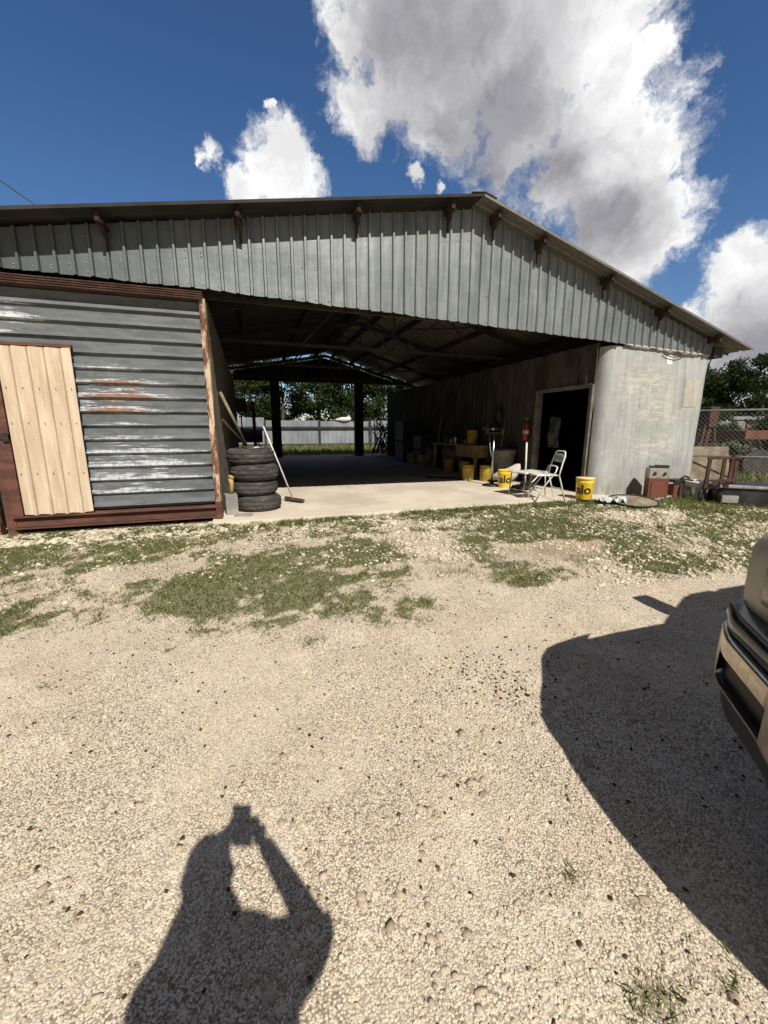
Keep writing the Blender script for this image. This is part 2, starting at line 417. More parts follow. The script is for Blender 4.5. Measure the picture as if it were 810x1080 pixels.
MT['rubber'] = mat('weathered_rubber', (.022, .022, .023), (.06, .057, .053), 8, (1, 1, 4), rough=.9, bump=.6, bscale=60, grime=(.12, .108, .09), gs=6)
MT['yellow'] = mat('yellow_plastic', (.85, .55, .02), (.90, .62, .04), 3, rough=.4, grime=(.50, .33, .06), gs=9)
MT['yellowlid'] = mat('pale_yellow_lid', (.80, .62, .30), (.88, .74, .45), 3, rough=.5)
MT['blackprint'] = mat('black_print', (.02, .02, .02), None, rough=.5)
MT['white'] = mat('white_paint', (.70, .69, .66), (.80, .79, .76), 4, rough=.5, grime=(.45, .42, .37), gs=5)
MT['greyback'] = mat('grey_vinyl', (.22, .22, .22), (.32, .32, .31), 6, rough=.6)
MT['chrome'] = mat('worn_chrome', (.55, .55, .55), (.42, .41, .39), 8, rough=.25, metal=.95)
MT['wood'] = mat('old_plywood', (.42, .30, .15), (.55, .41, .22), 3, (1, 8, 1), rough=.8, grime=(.18, .12, .06))
MT['red'] = mat('red_enamel', (.38, .03, .025), (.30, .02, .02), 3, rough=.35)
MT['brick'] = mat('faded_red_panel', (.13, .042, .03), (.19, .065, .042), 4, rough=.7, grime=(.16, .05, .03), gs=4)
MT['cardboard'] = mat('pale_grey_sacking', (.44, .42, .38), (.56, .53, .48), 6, rough=.9, bump=.4)
MT['binblue'] = mat('grey_plastic_tub', (.13, .13, .125), (.20, .195, .18), 4, rough=.7)
MT['greywood'] = mat('grey_block', (.22, .215, .20), (.33, .325, .30), 5, rough=.9, bump=.5)
MT['galvplain'] = mat('galvanised_tube', (.36, .37, .37), (.48, .48, .47), 8, rough=.5, metal=.5)
MT['fencesheet'] = mat('pale_fence_sheet', (.17, .20, .235), (.27, .30, .34), 1.2, (1, 1, .4), rough=.6, grime=(.22, .23, .24))
MT['pinkwall'] = mat('faded_pink_boards', (.19, .12, .095), (.28, .22, .18), 2, (6, 6, 1), rough=.8)
MT['dirtytan'] = mat('weathered_tan_panel', (.20, .165, .115), (.33, .28, .20), 4, rough=.85, grime=(.16, .11, .07), gs=3)
MT['blackplastic'] = mat('scuffed_black_plastic', (.015, .015, .017), (.035, .035, .038), 5, rough=.45)
def floor_mat():
    m, t, b = newmat('dusty_concrete')
    p = wallpos(t)
    c = t.mix(t.ramp(t.noise(p, 1.1, 7, .65), .35, .65), (.54, .475, .385), (.72, .65, .545))
    c = t.mix(t.ramp(t.noise(t.vmath('MULTIPLY', p, (1, 3, 1)), 2.2, 8, .75), .55, .7, 0, .55), c, (.29, .24, .185))
    c = t.mix(t.ramp(t.noise(p, 60, 4, .7), .5, .75, 0, .4), c, (.26, .22, .17))
    # grit washed over the front edge
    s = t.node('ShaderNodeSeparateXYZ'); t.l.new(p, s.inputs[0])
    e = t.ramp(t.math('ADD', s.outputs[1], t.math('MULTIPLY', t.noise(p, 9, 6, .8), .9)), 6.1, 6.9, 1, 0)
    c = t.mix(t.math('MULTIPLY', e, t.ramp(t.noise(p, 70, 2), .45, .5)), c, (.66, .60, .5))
    c = t.mix(t.ramp(s.outputs[1], 8.6, 11, 0, .6), c, (.16, .145, .125))  # shade of the inner floor painted in, deepening towards the back
    t.put(b.inputs['Base Color'], c); b.inputs['Roughness'].default_value = .9
    t.put(b.inputs['Normal'], t.bump(t.noise(p, 35, 6, .7), .3, .006))
    return m
MT['floor'] = floor_mat()

# ------------------------------------------------------------------ ground
def axis(lo, hi, c0, c1, step, grow=1.25):
    a = list(np.arange(c0, c1+step/2, step)); s = step; x = a[-1]
    while x < hi: s *= grow; x += s; a.append(x)
    s = step; x = a[0]; pre = []
    while x > lo: s *= grow; x -= s; pre.append(x)
    return np.array(pre[::-1]+a)
ax = axis(-900, 900, -6, 11, .05); ay = axis(-900, 900, -2.5, 7, .05)
GX, GY = np.meshgrid(ax, ay); GZ = gz(GX, GY)
V = np.stack([GX.ravel(), GY.ravel(), GZ.ravel()], 1)
nx, ny = len(ax), len(ay)
idx = np.arange(nx*ny).reshape(ny, nx)
Fq = np.stack([idx[:-1, :-1].ravel(), idx[:-1, 1:].ravel(), idx[1:, 1:].ravel(), idx[1:, :-1].ravel()], 1)
g = np_mesh('ground', V, Fq, MT['ground'], 4, green(GX, GY).ravel(), True)
tag(g, kind='structure')

slab = MB()
xs = np.linspace(-.55, 6.35, 60); ys = [5.82]+list(np.linspace(6.1, 19.2, 20))
vs = []; fs = []
for j, y in enumerate(ys):
    for x in xs:
        yy = y+(.07*(fbm(np.array(x*2.), np.array(1.), 4)-.5)*2 if j == 0 else 0)
        vs.append((x, float(yy)-(.0 if x < 5.6 else 0), .25))
nn = len(xs)
for j in range(len(ys)-1):
    for i in range(nn-1): fs.append((j*nn+i, j*nn+i+1, (j+1)*nn+i+1, (j+1)*nn+i))
slab.add(vs, fs)
o0 = [vs[i] for i in range(nn)]
slab.add(o0+[(x, y-.02, .05) for x, y, z in o0], [(i+1, i, nn+i, nn+i+1) for i in range(nn-1)])
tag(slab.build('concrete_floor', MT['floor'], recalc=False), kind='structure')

# scattered stones, rocks, seeds, grass --------------------------------------------------------
ICO = None
def ico(sub):
    bm = bmesh.new(); bmesh.ops.create_icosphere(bm, subdivisions=sub, radius=1); bm.verts.ensure_lookup_table()
    v = np.array([tuple(x.co) for x in bm.verts]); f = np.array([[w.index for w in q.verts] for q in bm.faces]); bm.free(); return v, f
def stones(name, P, size, sub, m, flat=(.45, .8), sink=.25, jit=.28, kind='stuff'):
    v, f = ico(sub); n = len(P); k = len(v)
    A = rng.normal(size=(n, 3, 3)); Q = np.linalg.qr(A)[0]
    tilt = rng.random(n)*2*PI
    S = np.stack([size*rng.uniform(.75, 1.35, n), size*rng.uniform(.6, 1., n), size*rng.uniform(*flat, n)], 1)
    W = v[None]*(1+rng.uniform(-jit, jit, (n, k, 1)))
    W = np.einsum('nkj,nij->nki', W, Q)*1.0
    W = W*S[:, None, :]
    c, s = np.cos(tilt), np.sin(tilt)
    X = W[..., 0]*c[:, None]-W[..., 1]*s[:, None]; Y = W[..., 0]*s[:, None]+W[..., 1]*c[:, None]; Z = W[..., 2]
    Z = Z+S[:, 2:3]*(1-2*sink)
    zz = gz(P[:, 0], P[:, 1])
    VV = np.stack([X+P[:, 0:1], Y+P[:, 1:2], Z+zz[:, None]], 2).reshape(-1, 3)
    FF = (f[None]+(np.arange(n)*k)[:, None, None]).reshape(-1, 3)
    return tag(np_mesh(name, VV, FF, m, 3), kind=kind)
def rej(n, x0, x1, y0, y1, fn):
    out = []
    tot = 0
    while tot < n:
        X = rng.uniform(x0, x1, n*2); Y = rng.uniform(y0, y1, n*2); keep = rng.random(n*2) < fn(X, Y)
        out.append(np.stack([X[keep], Y[keep]], 1)); tot += keep.sum()
    return np.concatenate(out)[:n]
def inview(X, Y):          # where the open yard lies in front of the photographer
    return (Y > .35)
# fine gravel near the photographer
P = rej(46000, -2.2, 2.8, .3, 2.8, lambda X, Y: np.clip(1.25-Y/2.6, .15, 1)*(.5+.5*(fbm(X*2, Y*2) > .5)))
sz = np.clip(rng.lognormal(math.log(.0034), .40, len(P)), .002, .011)
stones('gravel', P, sz, 1, MT['stone'], (.5, .9), .36, .45)
P = rej(12000, -3.5, 6, 1.6, 4.9, lambda X, Y: (1-.7*green(X, Y))*.8)
stones('gravel', P, np.clip(rng.lognormal(math.log(.0044), .35, len(P)), .003, .012), 1, MT['stone'], (.5, .8), .34, .38)
# bigger embedded flat stones
def bigd(X, Y): return .06+.94*(fbm(X*1.9+4, Y*1.9+8) > .56)
P = rej(420, -1.8, 2.2, .35, 1.7, bigd)
stones('limestone_chips', P, np.clip(rng.lognormal(math.log(.0120), .36, len(P)), .008, .024), 1, MT['chip'], (.2, .34), .42, .42)
# white rocks in the grass strip
def rockd(X, Y):
    d = .10*sm(3.2, 4.6, Y)+.0*X
    d = np.maximum(d, 1.0*sm(5.35, 5.6, Y)*(X < .1)); d = np.maximum(d, .85*ell(X, Y, 1.5, 5.05, 1.6, .55))
    d = np.maximum(d, .95*ell(X, Y, 5.75, 4.75, 1.1, .55)); d = np.maximum(d, .30*sm(2.5, 4, X)*sm(2.6, 3.2, Y)); d = np.maximum(d, .35*ell(X, Y, 1.8, 4.2, 1.2, .6))
    d = np.maximum(d, .35*ell(X, Y, 4.2, 3.0, 1.6, .35))
    return d*(.12+.88*(fbm(X*4+2, Y*4+5, 4) > .47))*(Y < 5.98)
P = rej(26000, -4.5, 9.5, 2.6, 5.95, rockd)
P = P[~((P[:, 0] > 6.4) & (P[:, 1] > 5.75))]
stones('white_rocks', P, np.clip(rng.lognormal(math.log(.0115), .42, len(P))*(1+.7*(P[:, 1] > 5.35)*(P[:, 0] < .2)), .006, .045), 1, MT['rock'], (.4, .75), .3, .34)
# dark seeds
P = rej(420, -1.8, 2.6, .4, 3.0, lambda X, Y: .3+.0*X)
P2 = rng.normal((1.35, 1.85), (.16, .14), (130, 2)); P = np.concatenate([P, P2])
P3 = np.stack([rng.uniform(-.6, 5, 160), rng.uniform(2, 4.4, 160)], 1); P = np.concatenate([P, P3])
stones('fallen_seeds', P, rng.uniform(.0045, .0095, len(P)), 1, MT['seed'], (.4, .8), .1, .2)

def blades(name, P, hgt, wid, m, lean=.6, n_=1):
    n = len(P); a = rng.random(n)*2*PI; l = rng.random(n)*lean*hgt; b = rng.random(n)*2*PI
    z = gz(P[:, 0], P[:, 1])-.004
    dx, dy = np.cos(a)*wid/2, np.sin(a)*wid/2
    v0 = np.stack([P[:, 0]-dx, P[:, 1]-dy, z], 1); v1 = np.stack([P[:, 0]+dx, P[:, 1]+dy, z], 1)
    mx = P[:, 0]+np.cos(b)*l*.4; my = P[:, 1]+np.sin(b)*l*.4
    v2 = np.stack([mx+dx*.7, my+dy*.7, z+hgt*.6], 1); v3 = np.stack([P[:, 0]+np.cos(b)*l, P[:, 1]+np.sin(b)*l, z+hgt], 1)
    v4 = np.stack([mx-dx*.7, my-dy*.7, z+hgt*.6], 1)
    VV = np.stack([v0, v1, v2, v3, v4], 1).reshape(-1, 3)
    FF = np.arange(n*5).reshape(n, 5)
    return tag(np_mesh(name, VV, FF, m, 5), kind='stuff')
def gd(X, Y): return np.maximum(green(X, Y), .07*sm(2.7, 3.6, Y)*(fbm(X*7+1, Y*7+4, 3) > .5))
P = rej(320000, -5, 9.5, .4, 5.93, gd)
P = P[~((P[:, 0] > 6.4) & (P[:, 1] > 5.8))]
blades('grass', P, rng.uniform(.008, .032, len(P))*(1+.7*(P[:, 1] > 5.5)), rng.uniform(.003, .0065, len(P)), MT['grass'], 1.6)
# taller weeds along the slab, wall and junk
def wd(X, Y):
    d = np.where((Y > 5.6) & (X > 2) & (X < 5.6), .7*(fbm(X*4, Y*4) > .5), 0)
    d = np.maximum(d, np.where((X > 6.6) & (X < 9) & (Y > 4.4), .9, 0)); d = np.maximum(d, .05*(green(X, Y) > .5))
    return d
P = rej(7000, -3, 9.5, 2.8, 5.85, wd)
blades('weeds', P, rng.uniform(.03, .10, len(P)), rng.uniform(.004, .010, len(P)), MT['grass'], .9)
# rough grass further out (right hand yard, behind the shed)
P = np.concatenate([rej(26000, 8.9, 22, 3, 16, lambda X, Y: .8+0*X), rej(16000, -6, 14, 19.4, 29, lambda X, Y: .8+0*X)])
blades('rough_grass', P, rng.uniform(.08, .28, len(P)), rng.uniform(.02, .04, len(P)), MT['grass'], .8)

# ------------------------------------------------------------------ the open shed
RX = 3.3
def roofz(X, top=4.66): return top-(.173*(RX-X) if X < RX else .285*(X-RX))
shed = thing('open_metal_shed', 'large open-fronted metal shed with ribbed grey gable sheeting', 'shed', (3.3, 6, .25))

def ribs_profile(a0, a1, pitch, flat, rise):
    """list of (s, d) for trapezoid ribs starting at a0"""
    out = []; s = a0
    while s < a1:
        out += [(s, 0), (s+flat, 0), (s+flat+.012, -rise), (s+flat+.032, -rise)]
        s += pitch
        out.append((s-.0001, 0)) if False else None
    out.append((min(s, a1+pitch), 0)); return out
def vsheet(x0, x1, y, zb, zt, pitch=.175, rise=.022, rows=5, wav=.004, dirn=1, plane='y', back=None, ribw=.03):
    mb = MB(); prof = []; s = x0
    while s < x1-1e-6:
        f = pitch-ribw-.024
        for a, d in ((0, 0), (f, 0), (f+.012, rise), (f+.012+ribw, rise)):
            if s+a <= x1: prof.append((s+a, d))
        s += pitch
    prof.append((x1, 0))
    vs = []; n = len(prof)
    for j in range(rows+1):
        t = j/rows
        for a, d in prof:
            b_, tp = zb(a), zt(a); z = b_+(tp-b_)*t
            if j == 0: z += .006*math.sin(a*31)+.008*(mn.noise(Vector((a*3, 1, 2))))
            w = wav*mn.noise(Vector((a*1.1, z*1.7, 3.3)))*2
            vs.append((a, y-dirn*d-w, z) if plane == 'y' else (y-dirn*d-w, a, z))
    fs = [(j*n+i, j*n+i+1, (j+1)*n+i+1, (j+1)*n+i) for j in range(rows) for i in range(n-1)]
    mb.add(vs, fs); return mb
gbot = lambda x: 3.192-.012*(x+.38) if x < -.38 else (3.192-.034*(x+.38) if x < 2.3 else 3.101-.037*(x-2.3))
vsheet(-7.0, 8.62, 5.97, gbot, lambda x: roofz(x)-.055, rows=7, wav=.007, pitch=.175, rise=.034, ribw=.024).build('gable_sheet', MT['gable'], shed, recalc=False)
# screw heads along the sheet
sc_ = MB()
x = -6.9
while x < 8.5:
    for z in (gbot(x)+.05, gbot(x)+.42, roofz(x)-.45):
        if z < roofz(x)-.12: sc_.ball((x, 5.967, z), .008, 6)
    x += .175
tag(sc_.build('sheet_screws', MT['galvplain'], shed), kind='stuff')
# angle at the bottom of the gable sheet
tr = MB(); tr.beam((-7, 6.02, gbot(-7)+.04), (-.4, 6.02, gbot(-.4)+.04), .04, .04); tr.beam((-.4, 6.02, gbot(-.4)+.05), (8.5, 6.02, gbot(8.5)+.05), .04, .04); tr.build('lintel_angle', MT['rust'], shed)
# roof: two slopes with ribs running down the slope
def slope(xa, xb, y0, y1):
    mb = MB(); prof = []; y = y0
    while y < y1: prof += [(y, 0), (y+.20, 0), (y+.215, .02), (y+.245, .02), (y+.26, 0)]; y += .30
    prof = [(min(p, y1), d) for p, d in prof]
    nX = 8; n = len(prof); vs = []
    for lay, dz in ((0, 0), (1, -.006)):
        for j in range(nX+1):
            X = xa+(xb-xa)*j/nX
            for p, d in prof: vs.append((X, p, roofz(X)+d+dz+.006*mn.noise(Vector((X*.8, p*.8, 0)))))
    fs = []
    for lay in (0, 1):
        o = lay*(nX+1)*n
        for j in range(nX):
            for i in range(n-1): fs.append((o+j*n+i, o+j*n+i+1, o+(j+1)*n+i+1, o+(j+1)*n+i))
    return mb.add(vs, fs)
RF = 5.65
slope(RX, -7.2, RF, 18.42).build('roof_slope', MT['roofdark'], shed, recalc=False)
slope(RX, 9.24, RF, 18.42).build('roof_slope', MT['roof'], shed, recalc=False)
rc = MB(); rc.beam((RX-.16, RF-.02, roofz(RX-.16)+.036), (RX-.16, 18.6, roofz(RX-.16)+.036), .01, .01)
rc = MB(); rc.add([(RX-.2, RF-.02, roofz(RX-.2)+.022), (RX, RF-.02, roofz(RX)+.018), (RX+.2, RF-.02, roofz(RX+.2)+.022), (RX-.2, 18.6, roofz(RX-.2)+.03), (RX, 18.6, roofz(RX)+.035), (RX+.2, 18.6, roofz(RX+.2)+.03)], [(0,1,4,3),(1,2,5,4)])
rc.build('ridge_cap', MT['galvplain'], shed, recalc=False)
for a, b, m_ in ((-7.2, RX, 'roofdark'), (RX, 9.24, 'roof')):
    rk = MB(); rk.beam((a, RF+.004, roofz(a)-.012), (b, RF+.004, roofz(b)-.012), .008, .035); rk.build('rake_trim', MT[m_], shed)
# purlins sticking out beyond the gable, each with its hanging tab
for X in (-5.9, -4.4, -2.9, -1.43, .03, 1.52, 2.86, 3.6, 4.4, 5.75, 7.05, 8.4):
    z = roofz(X)-.03-.055
    pb = MB(); pb.beam((X, RF+.06, z), (X, 18.4, z), .05, .10)
    pb.beam((X+.03, RF+.06, z-.05), (X+.03, 18.4, z-.05), .04, .012)
    pb.build('purlin', MT['darkrust'], shed)
    if X < 7.5:
        tb = MB(); tb.beam((X-.02, 5.74, z+.02), (X+.02, 5.90, z-.12), .045, .07, up=(0,1,0)); tb.beam((X+.02, 5.925, z-.05), (X+.02, 5.925, z-.27), .03, .008, up=(0,1,0))
        tb.build('hanging_bracket', MT['darkrust'], shed)
eb = MB(); eb.box(8.56, 8.80, 5.90, 6.30, roofz(8.7)-.30, roofz(8.7)-.10); eb.build('eave_block', MT['black'], shed)
# rafters, ties and braces
for Y in (6.5, 9.4, 12.4, 15.4, 18.2):
    rf = MB()
    for a, b in ((-7, RX), (RX, 8.9)): rf.beam((a, Y, roofz(a)-.17), (b, Y, roofz(b)-.17), .06, .10)
    if Y < 18:
        rf.beam((-.5, Y, 3.25), (6.2, Y, 3.2), .05, .06)
        for xa, za, xb in ((1.2, 3.24, 2.2), (3.2, 3.22, 2.2), (3.3, 3.22, 3.3), (3.4, 3.22, 4.6), (5.4, 3.2, 4.6)):
            rf.beam((xa, Y, za), (xb, Y, roofz(xb)-.2), .04, .04)
    rf.build('rafter_frame', MT['darksteel'], shed)
br = MB()
for s in ((2.0, 9.4, 5.2, 12.4), (5.2, 9.4, 2.0, 12.4), (4.0, 6.5, 6.2, 9.4), (0, 6.5, 2.2, 9.4)):
    br.beam((s[0], s[1], roofz(s[0])-.26), (s[2], s[3], roofz(s[2])-.26), .03, .03)
br.build('cross_brace', MT['darksteel'], shed)
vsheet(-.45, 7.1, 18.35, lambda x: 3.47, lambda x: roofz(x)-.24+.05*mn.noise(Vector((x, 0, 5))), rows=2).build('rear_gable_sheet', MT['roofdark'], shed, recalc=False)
for X in (1.12, 4.72):
    c = MB(); c.box(X-.16, X+.16, 18.1, 18.3, .25, 3.5); c.box(X-.19, X-.16, 18.08, 18.32, .25, 3.5); c.box(X+.16, X+.19, 18.08, 18.32, .25, 3.5)
    c.build('column', MT['darksteel'], shed)
lt = MB(); lt.box(-.5, 7.1, 18.08, 18.3, 3.38, 3.5); lt.build('rear_lintel', MT['darksteel'], shed)

# ------------------------------------------------------------------ left container with cream door
lc = thing('corrugated_storage_container', 'dark grey container with horizontal ribs, white streaks and a cream door', 'container', (-1.63, 6.1, .2))
def hsheet(x0, x1, y, z0, z1, pitch=.172):
    mb = MB(); prof = []; z = z1
    while z > z0+1e-6:
        for a, d in ((0, 0), (.104, 0), (.118, .036), (.154, .040)):
            if z-a >= z0: prof.append((z-a, d))
        z -= pitch
    prof.append((z0, 0)); n = len(prof); nX = 24; vs = []
    for i in range(nX+1):
        X = x0+(x1-x0)*i/nX
        for zz, d in prof: vs.append((X, y-d-.010*mn.noise(Vector((X*1.3, zz*1.2, 1)))-.004*mn.noise(Vector((X*6, zz*5, 1))), zz))
    return mb.add(vs, [(i*n+j, i*n+j+1, (i+1)*n+j+1, (i+1)*n+j) for i in range(nX) for j in range(n-1)])
hsheet(-2.66, -.50, 6.1, .46, 3.06).build('front_wall', MT['leftwall'], lc, recalc=False)
sb = MB(); sb.box(-2.80, -.45, 6.03, 6.20, .29, .44); sb.box(-2.80, -.45, 5.99, 6.03, .27, .29); sb.beam((-2.80, 6.0, .425), (-.45, 6.0, .425), .05, .02)
sb.build('sill_beam', MT['rustbeam'], lc, bevel=.006)
tbm = MB(); tbm.box(-2.86, -.45, 5.96, 6.20, 3.07, 3.16)
for k in range(4): tbm.beam((-2.86, 5.955, 3.08+k*.026), (-.45, 5.955, 3.075+k*.026), .012, .012)
tbm.build('top_beam', MT['rust'], lc)
ps = MB(); nz = 90; vs = []
for k in range(nz+1):
    z = .27+(3.09-.27)*k/nz; e = .010*mn.noise(Vector((0, 2, z*9)))+.012*mn.noise(Vector((5, 2, z*28))); tp = .012*(z-.3)/2.8
    for x_, y_ in ((-.500+e, 6.02), (-.500+e, 5.995), (-.462+e*.4, 5.99), (-.428-tp*.2, 5.995), (-.425, 6.2)): vs.append((x_, y_, z))
ps.add(vs, [(k*5+i, k*5+i+1, k*5+i+6, k*5+i+5) for k in range(nz) for i in range(4)])
ps.build('corner_post', MT['rustpeel'], lc, recalc=False)
ps = MB(); ps.box(-.505, -.422, 5.985, 6.22, .2, .5); ps.build('corner_casting', MT['rustbeam'], lc, bevel=.01)
ps = MB(); ps.box(-2.88, -2.78, 6.02, 6.2, .2, 3.12); ps.build('corner_post', MT['rustbeam'], lc)
# side wall facing the shed inside
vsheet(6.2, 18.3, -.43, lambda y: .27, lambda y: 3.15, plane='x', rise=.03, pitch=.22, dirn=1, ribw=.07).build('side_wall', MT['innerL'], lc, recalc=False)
rt = MB(); rt.box(-2.86, -.45, 6.2, 18.3, 3.10, 3.14); rt.build('container_roof', MT['rust'], lc)
bk = MB(); bk.box(-2.86, -.45, 18.26, 18.3, .25, 3.1); bk.build('rear_wall', MT['innerL'], lc)
ls = MB(); ls.box(-2.9, -2.88, 6.2, 18.3, .2, 3.1); ls.build('side_wall', MT['rust'], lc)
# cream door
def door_sheet():
    mb = MB(); prof = []; s = 0; W = .72
    xs_ = []
    for k in range(5):
        a = k*.16
        for q, d in ((0, 0), (.10, 0), (.110, .026), (.130, .026), (.14, 0)):
            if a+q < W: xs_.append((a+q, d))
    xs_.append((W, 0)); n = len(xs_); vs = []
    rows = [.455, .8, 1.2, 1.6, 2.0, 2.42]
    for z in rows:
        for a, d in xs_:
            X = -2.67+a+.02*(2.42-z)*0
            vs.append((X, 6.005-d-.008*mn.noise(Vector((a*3, z*2, 5))), z+(.012*math.sin(a*39) if z in (rows[0], rows[-1]) else 0)))
    return mb.add(vs, [(j*n+i, j*n+i+1, (j+1)*n+i+1, (j+1)*n+i) for j in range(len(rows)-1) for i in range(n-1)])
dr = door_sheet().build('door', MT['cream'], lc, recalc=False)
sm_ = dr.modifiers.new('thick', 'SOLIDIFY'); sm_.thickness = .006; sm_.offset = 1
hd = MB()
for z in (.95, 1.55, 1.95):
    for x_ in np.arange(-2.63, -1.96, .08): hd.ball((float(x_), 5.985, z+.003*math.sin(x_*40)), .0065, 6)
tag(hd.build('screws', MT['rust'], dr), kind='stuff')
hd = MB(); hd.box(-2.86, -2.68, 5.96, 6.0, 1.37, 1.41); hd.box(-2.74, -2.68, 5.95, 5.99, 1.34, 1.44); hd.build('handle', MT['black'], dr)
fr = MB(); fr.box(-2.78, -2.68, 5.98, 6.09, .44, 2.5); fr.box(-2.68, -1.94, 6.01, 6.06, 2.425, 2.46); fr.build('door_frame', MT['rustbeam'], lc)

# neighbour further left
nb = thing('rusty_side_lean_to', 'rusty orange sheet wall and post beyond the cream door at the far left', 'wall', (-5, 6.3, .2))
vsheet(-7.0, -3.12, 6.35, lambda x: .2, lambda x: 3.2, pitch=.2).build('wall_sheet', MT['rust'], nb, recalc=False)
q = MB(); q.tube([(-3.0, 6.12, .15), (-3.02, 6.12, 1.1), (-3.01, 6.12, 3.1)], .055, 12); q.build('post', MT['rustpeel'], nb)

# ------------------------------------------------------------------ right container
rcn = thing('clad_storage_container', 'pale galvanised container with rounded corner and dark open doorway', 'container', (7.3, 6, .15))
cl = MB(); path = [(6.12, 6.22), (6.13, 6.12), (6.17, 6.04), (6.24, 5.985), (6.33, 5.96), (6.42, 5.955)]+[(6.42+.1*i, 5.955) for i in range(1, 22)]+[(8.565, 5.956), (8.575, 6.1)]
path = [(x_, y_+.05) for x_, y_ in path]; rows = 26; n = len(path); vs = []
for j in range(rows+1):
    z = .17+(2.93-.17)*j/rows
    for i, (x, y) in enumerate(path):
        d = .028*mn.noise(Vector((x*1.6, z*1.5, 8)))+.012*mn.noise(Vector((x*5, z*5, 2)))
        zz = z-(.012*abs(math.sin(x*7)) if j == rows else 0)
        vs.append((x, y-d, zz))
cl.add(vs, [(j*n+i, j*n+i+1, (j+1)*n+i+1, (j+1)*n+i) for j in range(rows) for i in range(n-1)], True)
cl.build('front_cladding', MT['cladding'], rcn, recalc=False)
patchm = mat('pale_patch', (.42, .40, .35), (.54, .51, .44), 5, (1, 1, .5), rough=.6, metal=.15, bump=.3, bscale=8)
patchd = mat('bluish_patch', (.33, .35, .36), (.44, .45, .45), 5, (1, 1, .5), rough=.55, metal=.2, bump=.3, bscale=8)
for x0, x1, z0, z1, mm in ((8.04, 8.42, 1.90, 2.40, patchm), (7.5, 7.66, 2.66, 2.82, MT['white'])):
    pm = MB(); nxp = 4; vs = []
    for j in range(5):
        for i in range(5):
            X = x0+(x1-x0)*i/4+random.uniform(-.006, .006); Z = z0+(z1-z0)*j/4+random.uniform(-.006, .006)
            d = .028*mn.noise(Vector((X*1.6, Z*1.5, 8)))+.012*mn.noise(Vector((X*5, Z*5, 2)))
            vs.append((X, 5.998-d, Z))
    pm.add(vs, [(j*5+i, j*5+i+1, j*5+i+6, j*5+i+5) for j in range(4) for i in range(4)], True)
    pm.build('patch', mm, rcn, recalc=False)
tb = MB(); vs = []; nn_ = 90
for i_ in range(nn_+1):
    x_ = 6.42+2.13*i_/nn_; zt_ = gbot(x_)+.01; a_ = mn.noise(Vector((x_*5, 0, 1))); b__ = mn.noise(Vector((x_*13, 3, 1)))
    vs += [(x_, 5.965, zt_), (x_, 5.955-.02*abs(a_), zt_-.02+.01*b__), (x_, 5.975-.03*abs(b__), zt_-.045-.03*a_)]
tb.add(vs, [(k*3+q_, k*3+q_+1, k*3+q_+4, k*3+q_+3) for k in range(nn_) for q_ in range(2)])
tb.build('crumpled_lip', patchm, rcn, recalc=False)
# lap joints and rivets of the cladding sheets
for x_ in (6.98, 8.02):
    tb = MB(); vs = []
    for k in range(40):
        z = .2+2.6*k/39; d = .028*mn.noise(Vector((x_*1.6, z*1.5, 8)))+.012*mn.noise(Vector((x_*5, z*5, 2))); vs += [(x_-.014, 6.002-d, z), (x_+.002, 5.996-d, z), (x_+.004, 6.004-d, z)]
    tb.add(vs, [(k*3+q_, k*3+q_+1, k*3+q_+4, k*3+q_+3) for k in range(39) for q_ in range(2)]); tb.build('lap_joint', MT['cladding'], rcn, recalc=False)
sg = MB(); sg.tube([(7.35+.09*k, 5.97, 2.84-.055*math.sin(PI*k/6)) for k in range(7)], .008, 6); sg.build('hanging_wire', MT['darksteel'], rcn)
# side wall with doorway: three pieces round the opening
D0, D1, DT = 6.30, 7.72, 2.24
for a0, a1, zb_, zt_ in ((6.22, D0, .17, 3.0), (D1, 18.3, .25, 3.0), (D0, D1, DT, 3.0)):
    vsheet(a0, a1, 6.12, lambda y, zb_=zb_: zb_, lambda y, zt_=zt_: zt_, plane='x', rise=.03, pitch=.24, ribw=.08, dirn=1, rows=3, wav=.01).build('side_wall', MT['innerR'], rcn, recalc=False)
jm = MB(); jm.box(6.07, 6.15, D0-.05, D0+.02, .25, DT+.05); jm.box(6.07, 6.15, D1-.02, D1+.12, .25, DT+.05); jm.box(6.07, 6.15, D0+.02, D1-.02, DT-.01, DT+.06)
jm.build('door_frame', mat('grey_brown_frame', (.12, .11, .09), (.19, .175, .145), 4, rough=.8), rcn)
er = MB(); er.box(8.55, 8.57, 6.12, 18.3, .15, 2.9); er.build('side_wall', MT['cladding'], rcn)
er = MB(); er.box(6.45, 8.5, 6.1, 18.3, 2.88, 2.92); er.build('container_roof', MT['darksteel'], rcn)
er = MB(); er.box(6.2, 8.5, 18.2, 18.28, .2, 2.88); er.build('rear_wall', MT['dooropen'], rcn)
er = MB(); er.prism([(6.5, 6.10), (8.52, 6.10), (8.52, 18.2), (8.49, 18.2), (8.49, 6.13), (6.5, 6.13)], 'z', .2, 2.87); er.build('shade_lining', MT['dooropen'], rcn)  # added near-black sheet that makes the doorway read as deep shade
er = MB(); er.box(6.5, 8.5, 6.14, 18.2, .2, .262); er.box(6.17, 6.5, 6.3, 18.2, .2, .262); er.build('container_floor', MT['dooropen'], rcn)

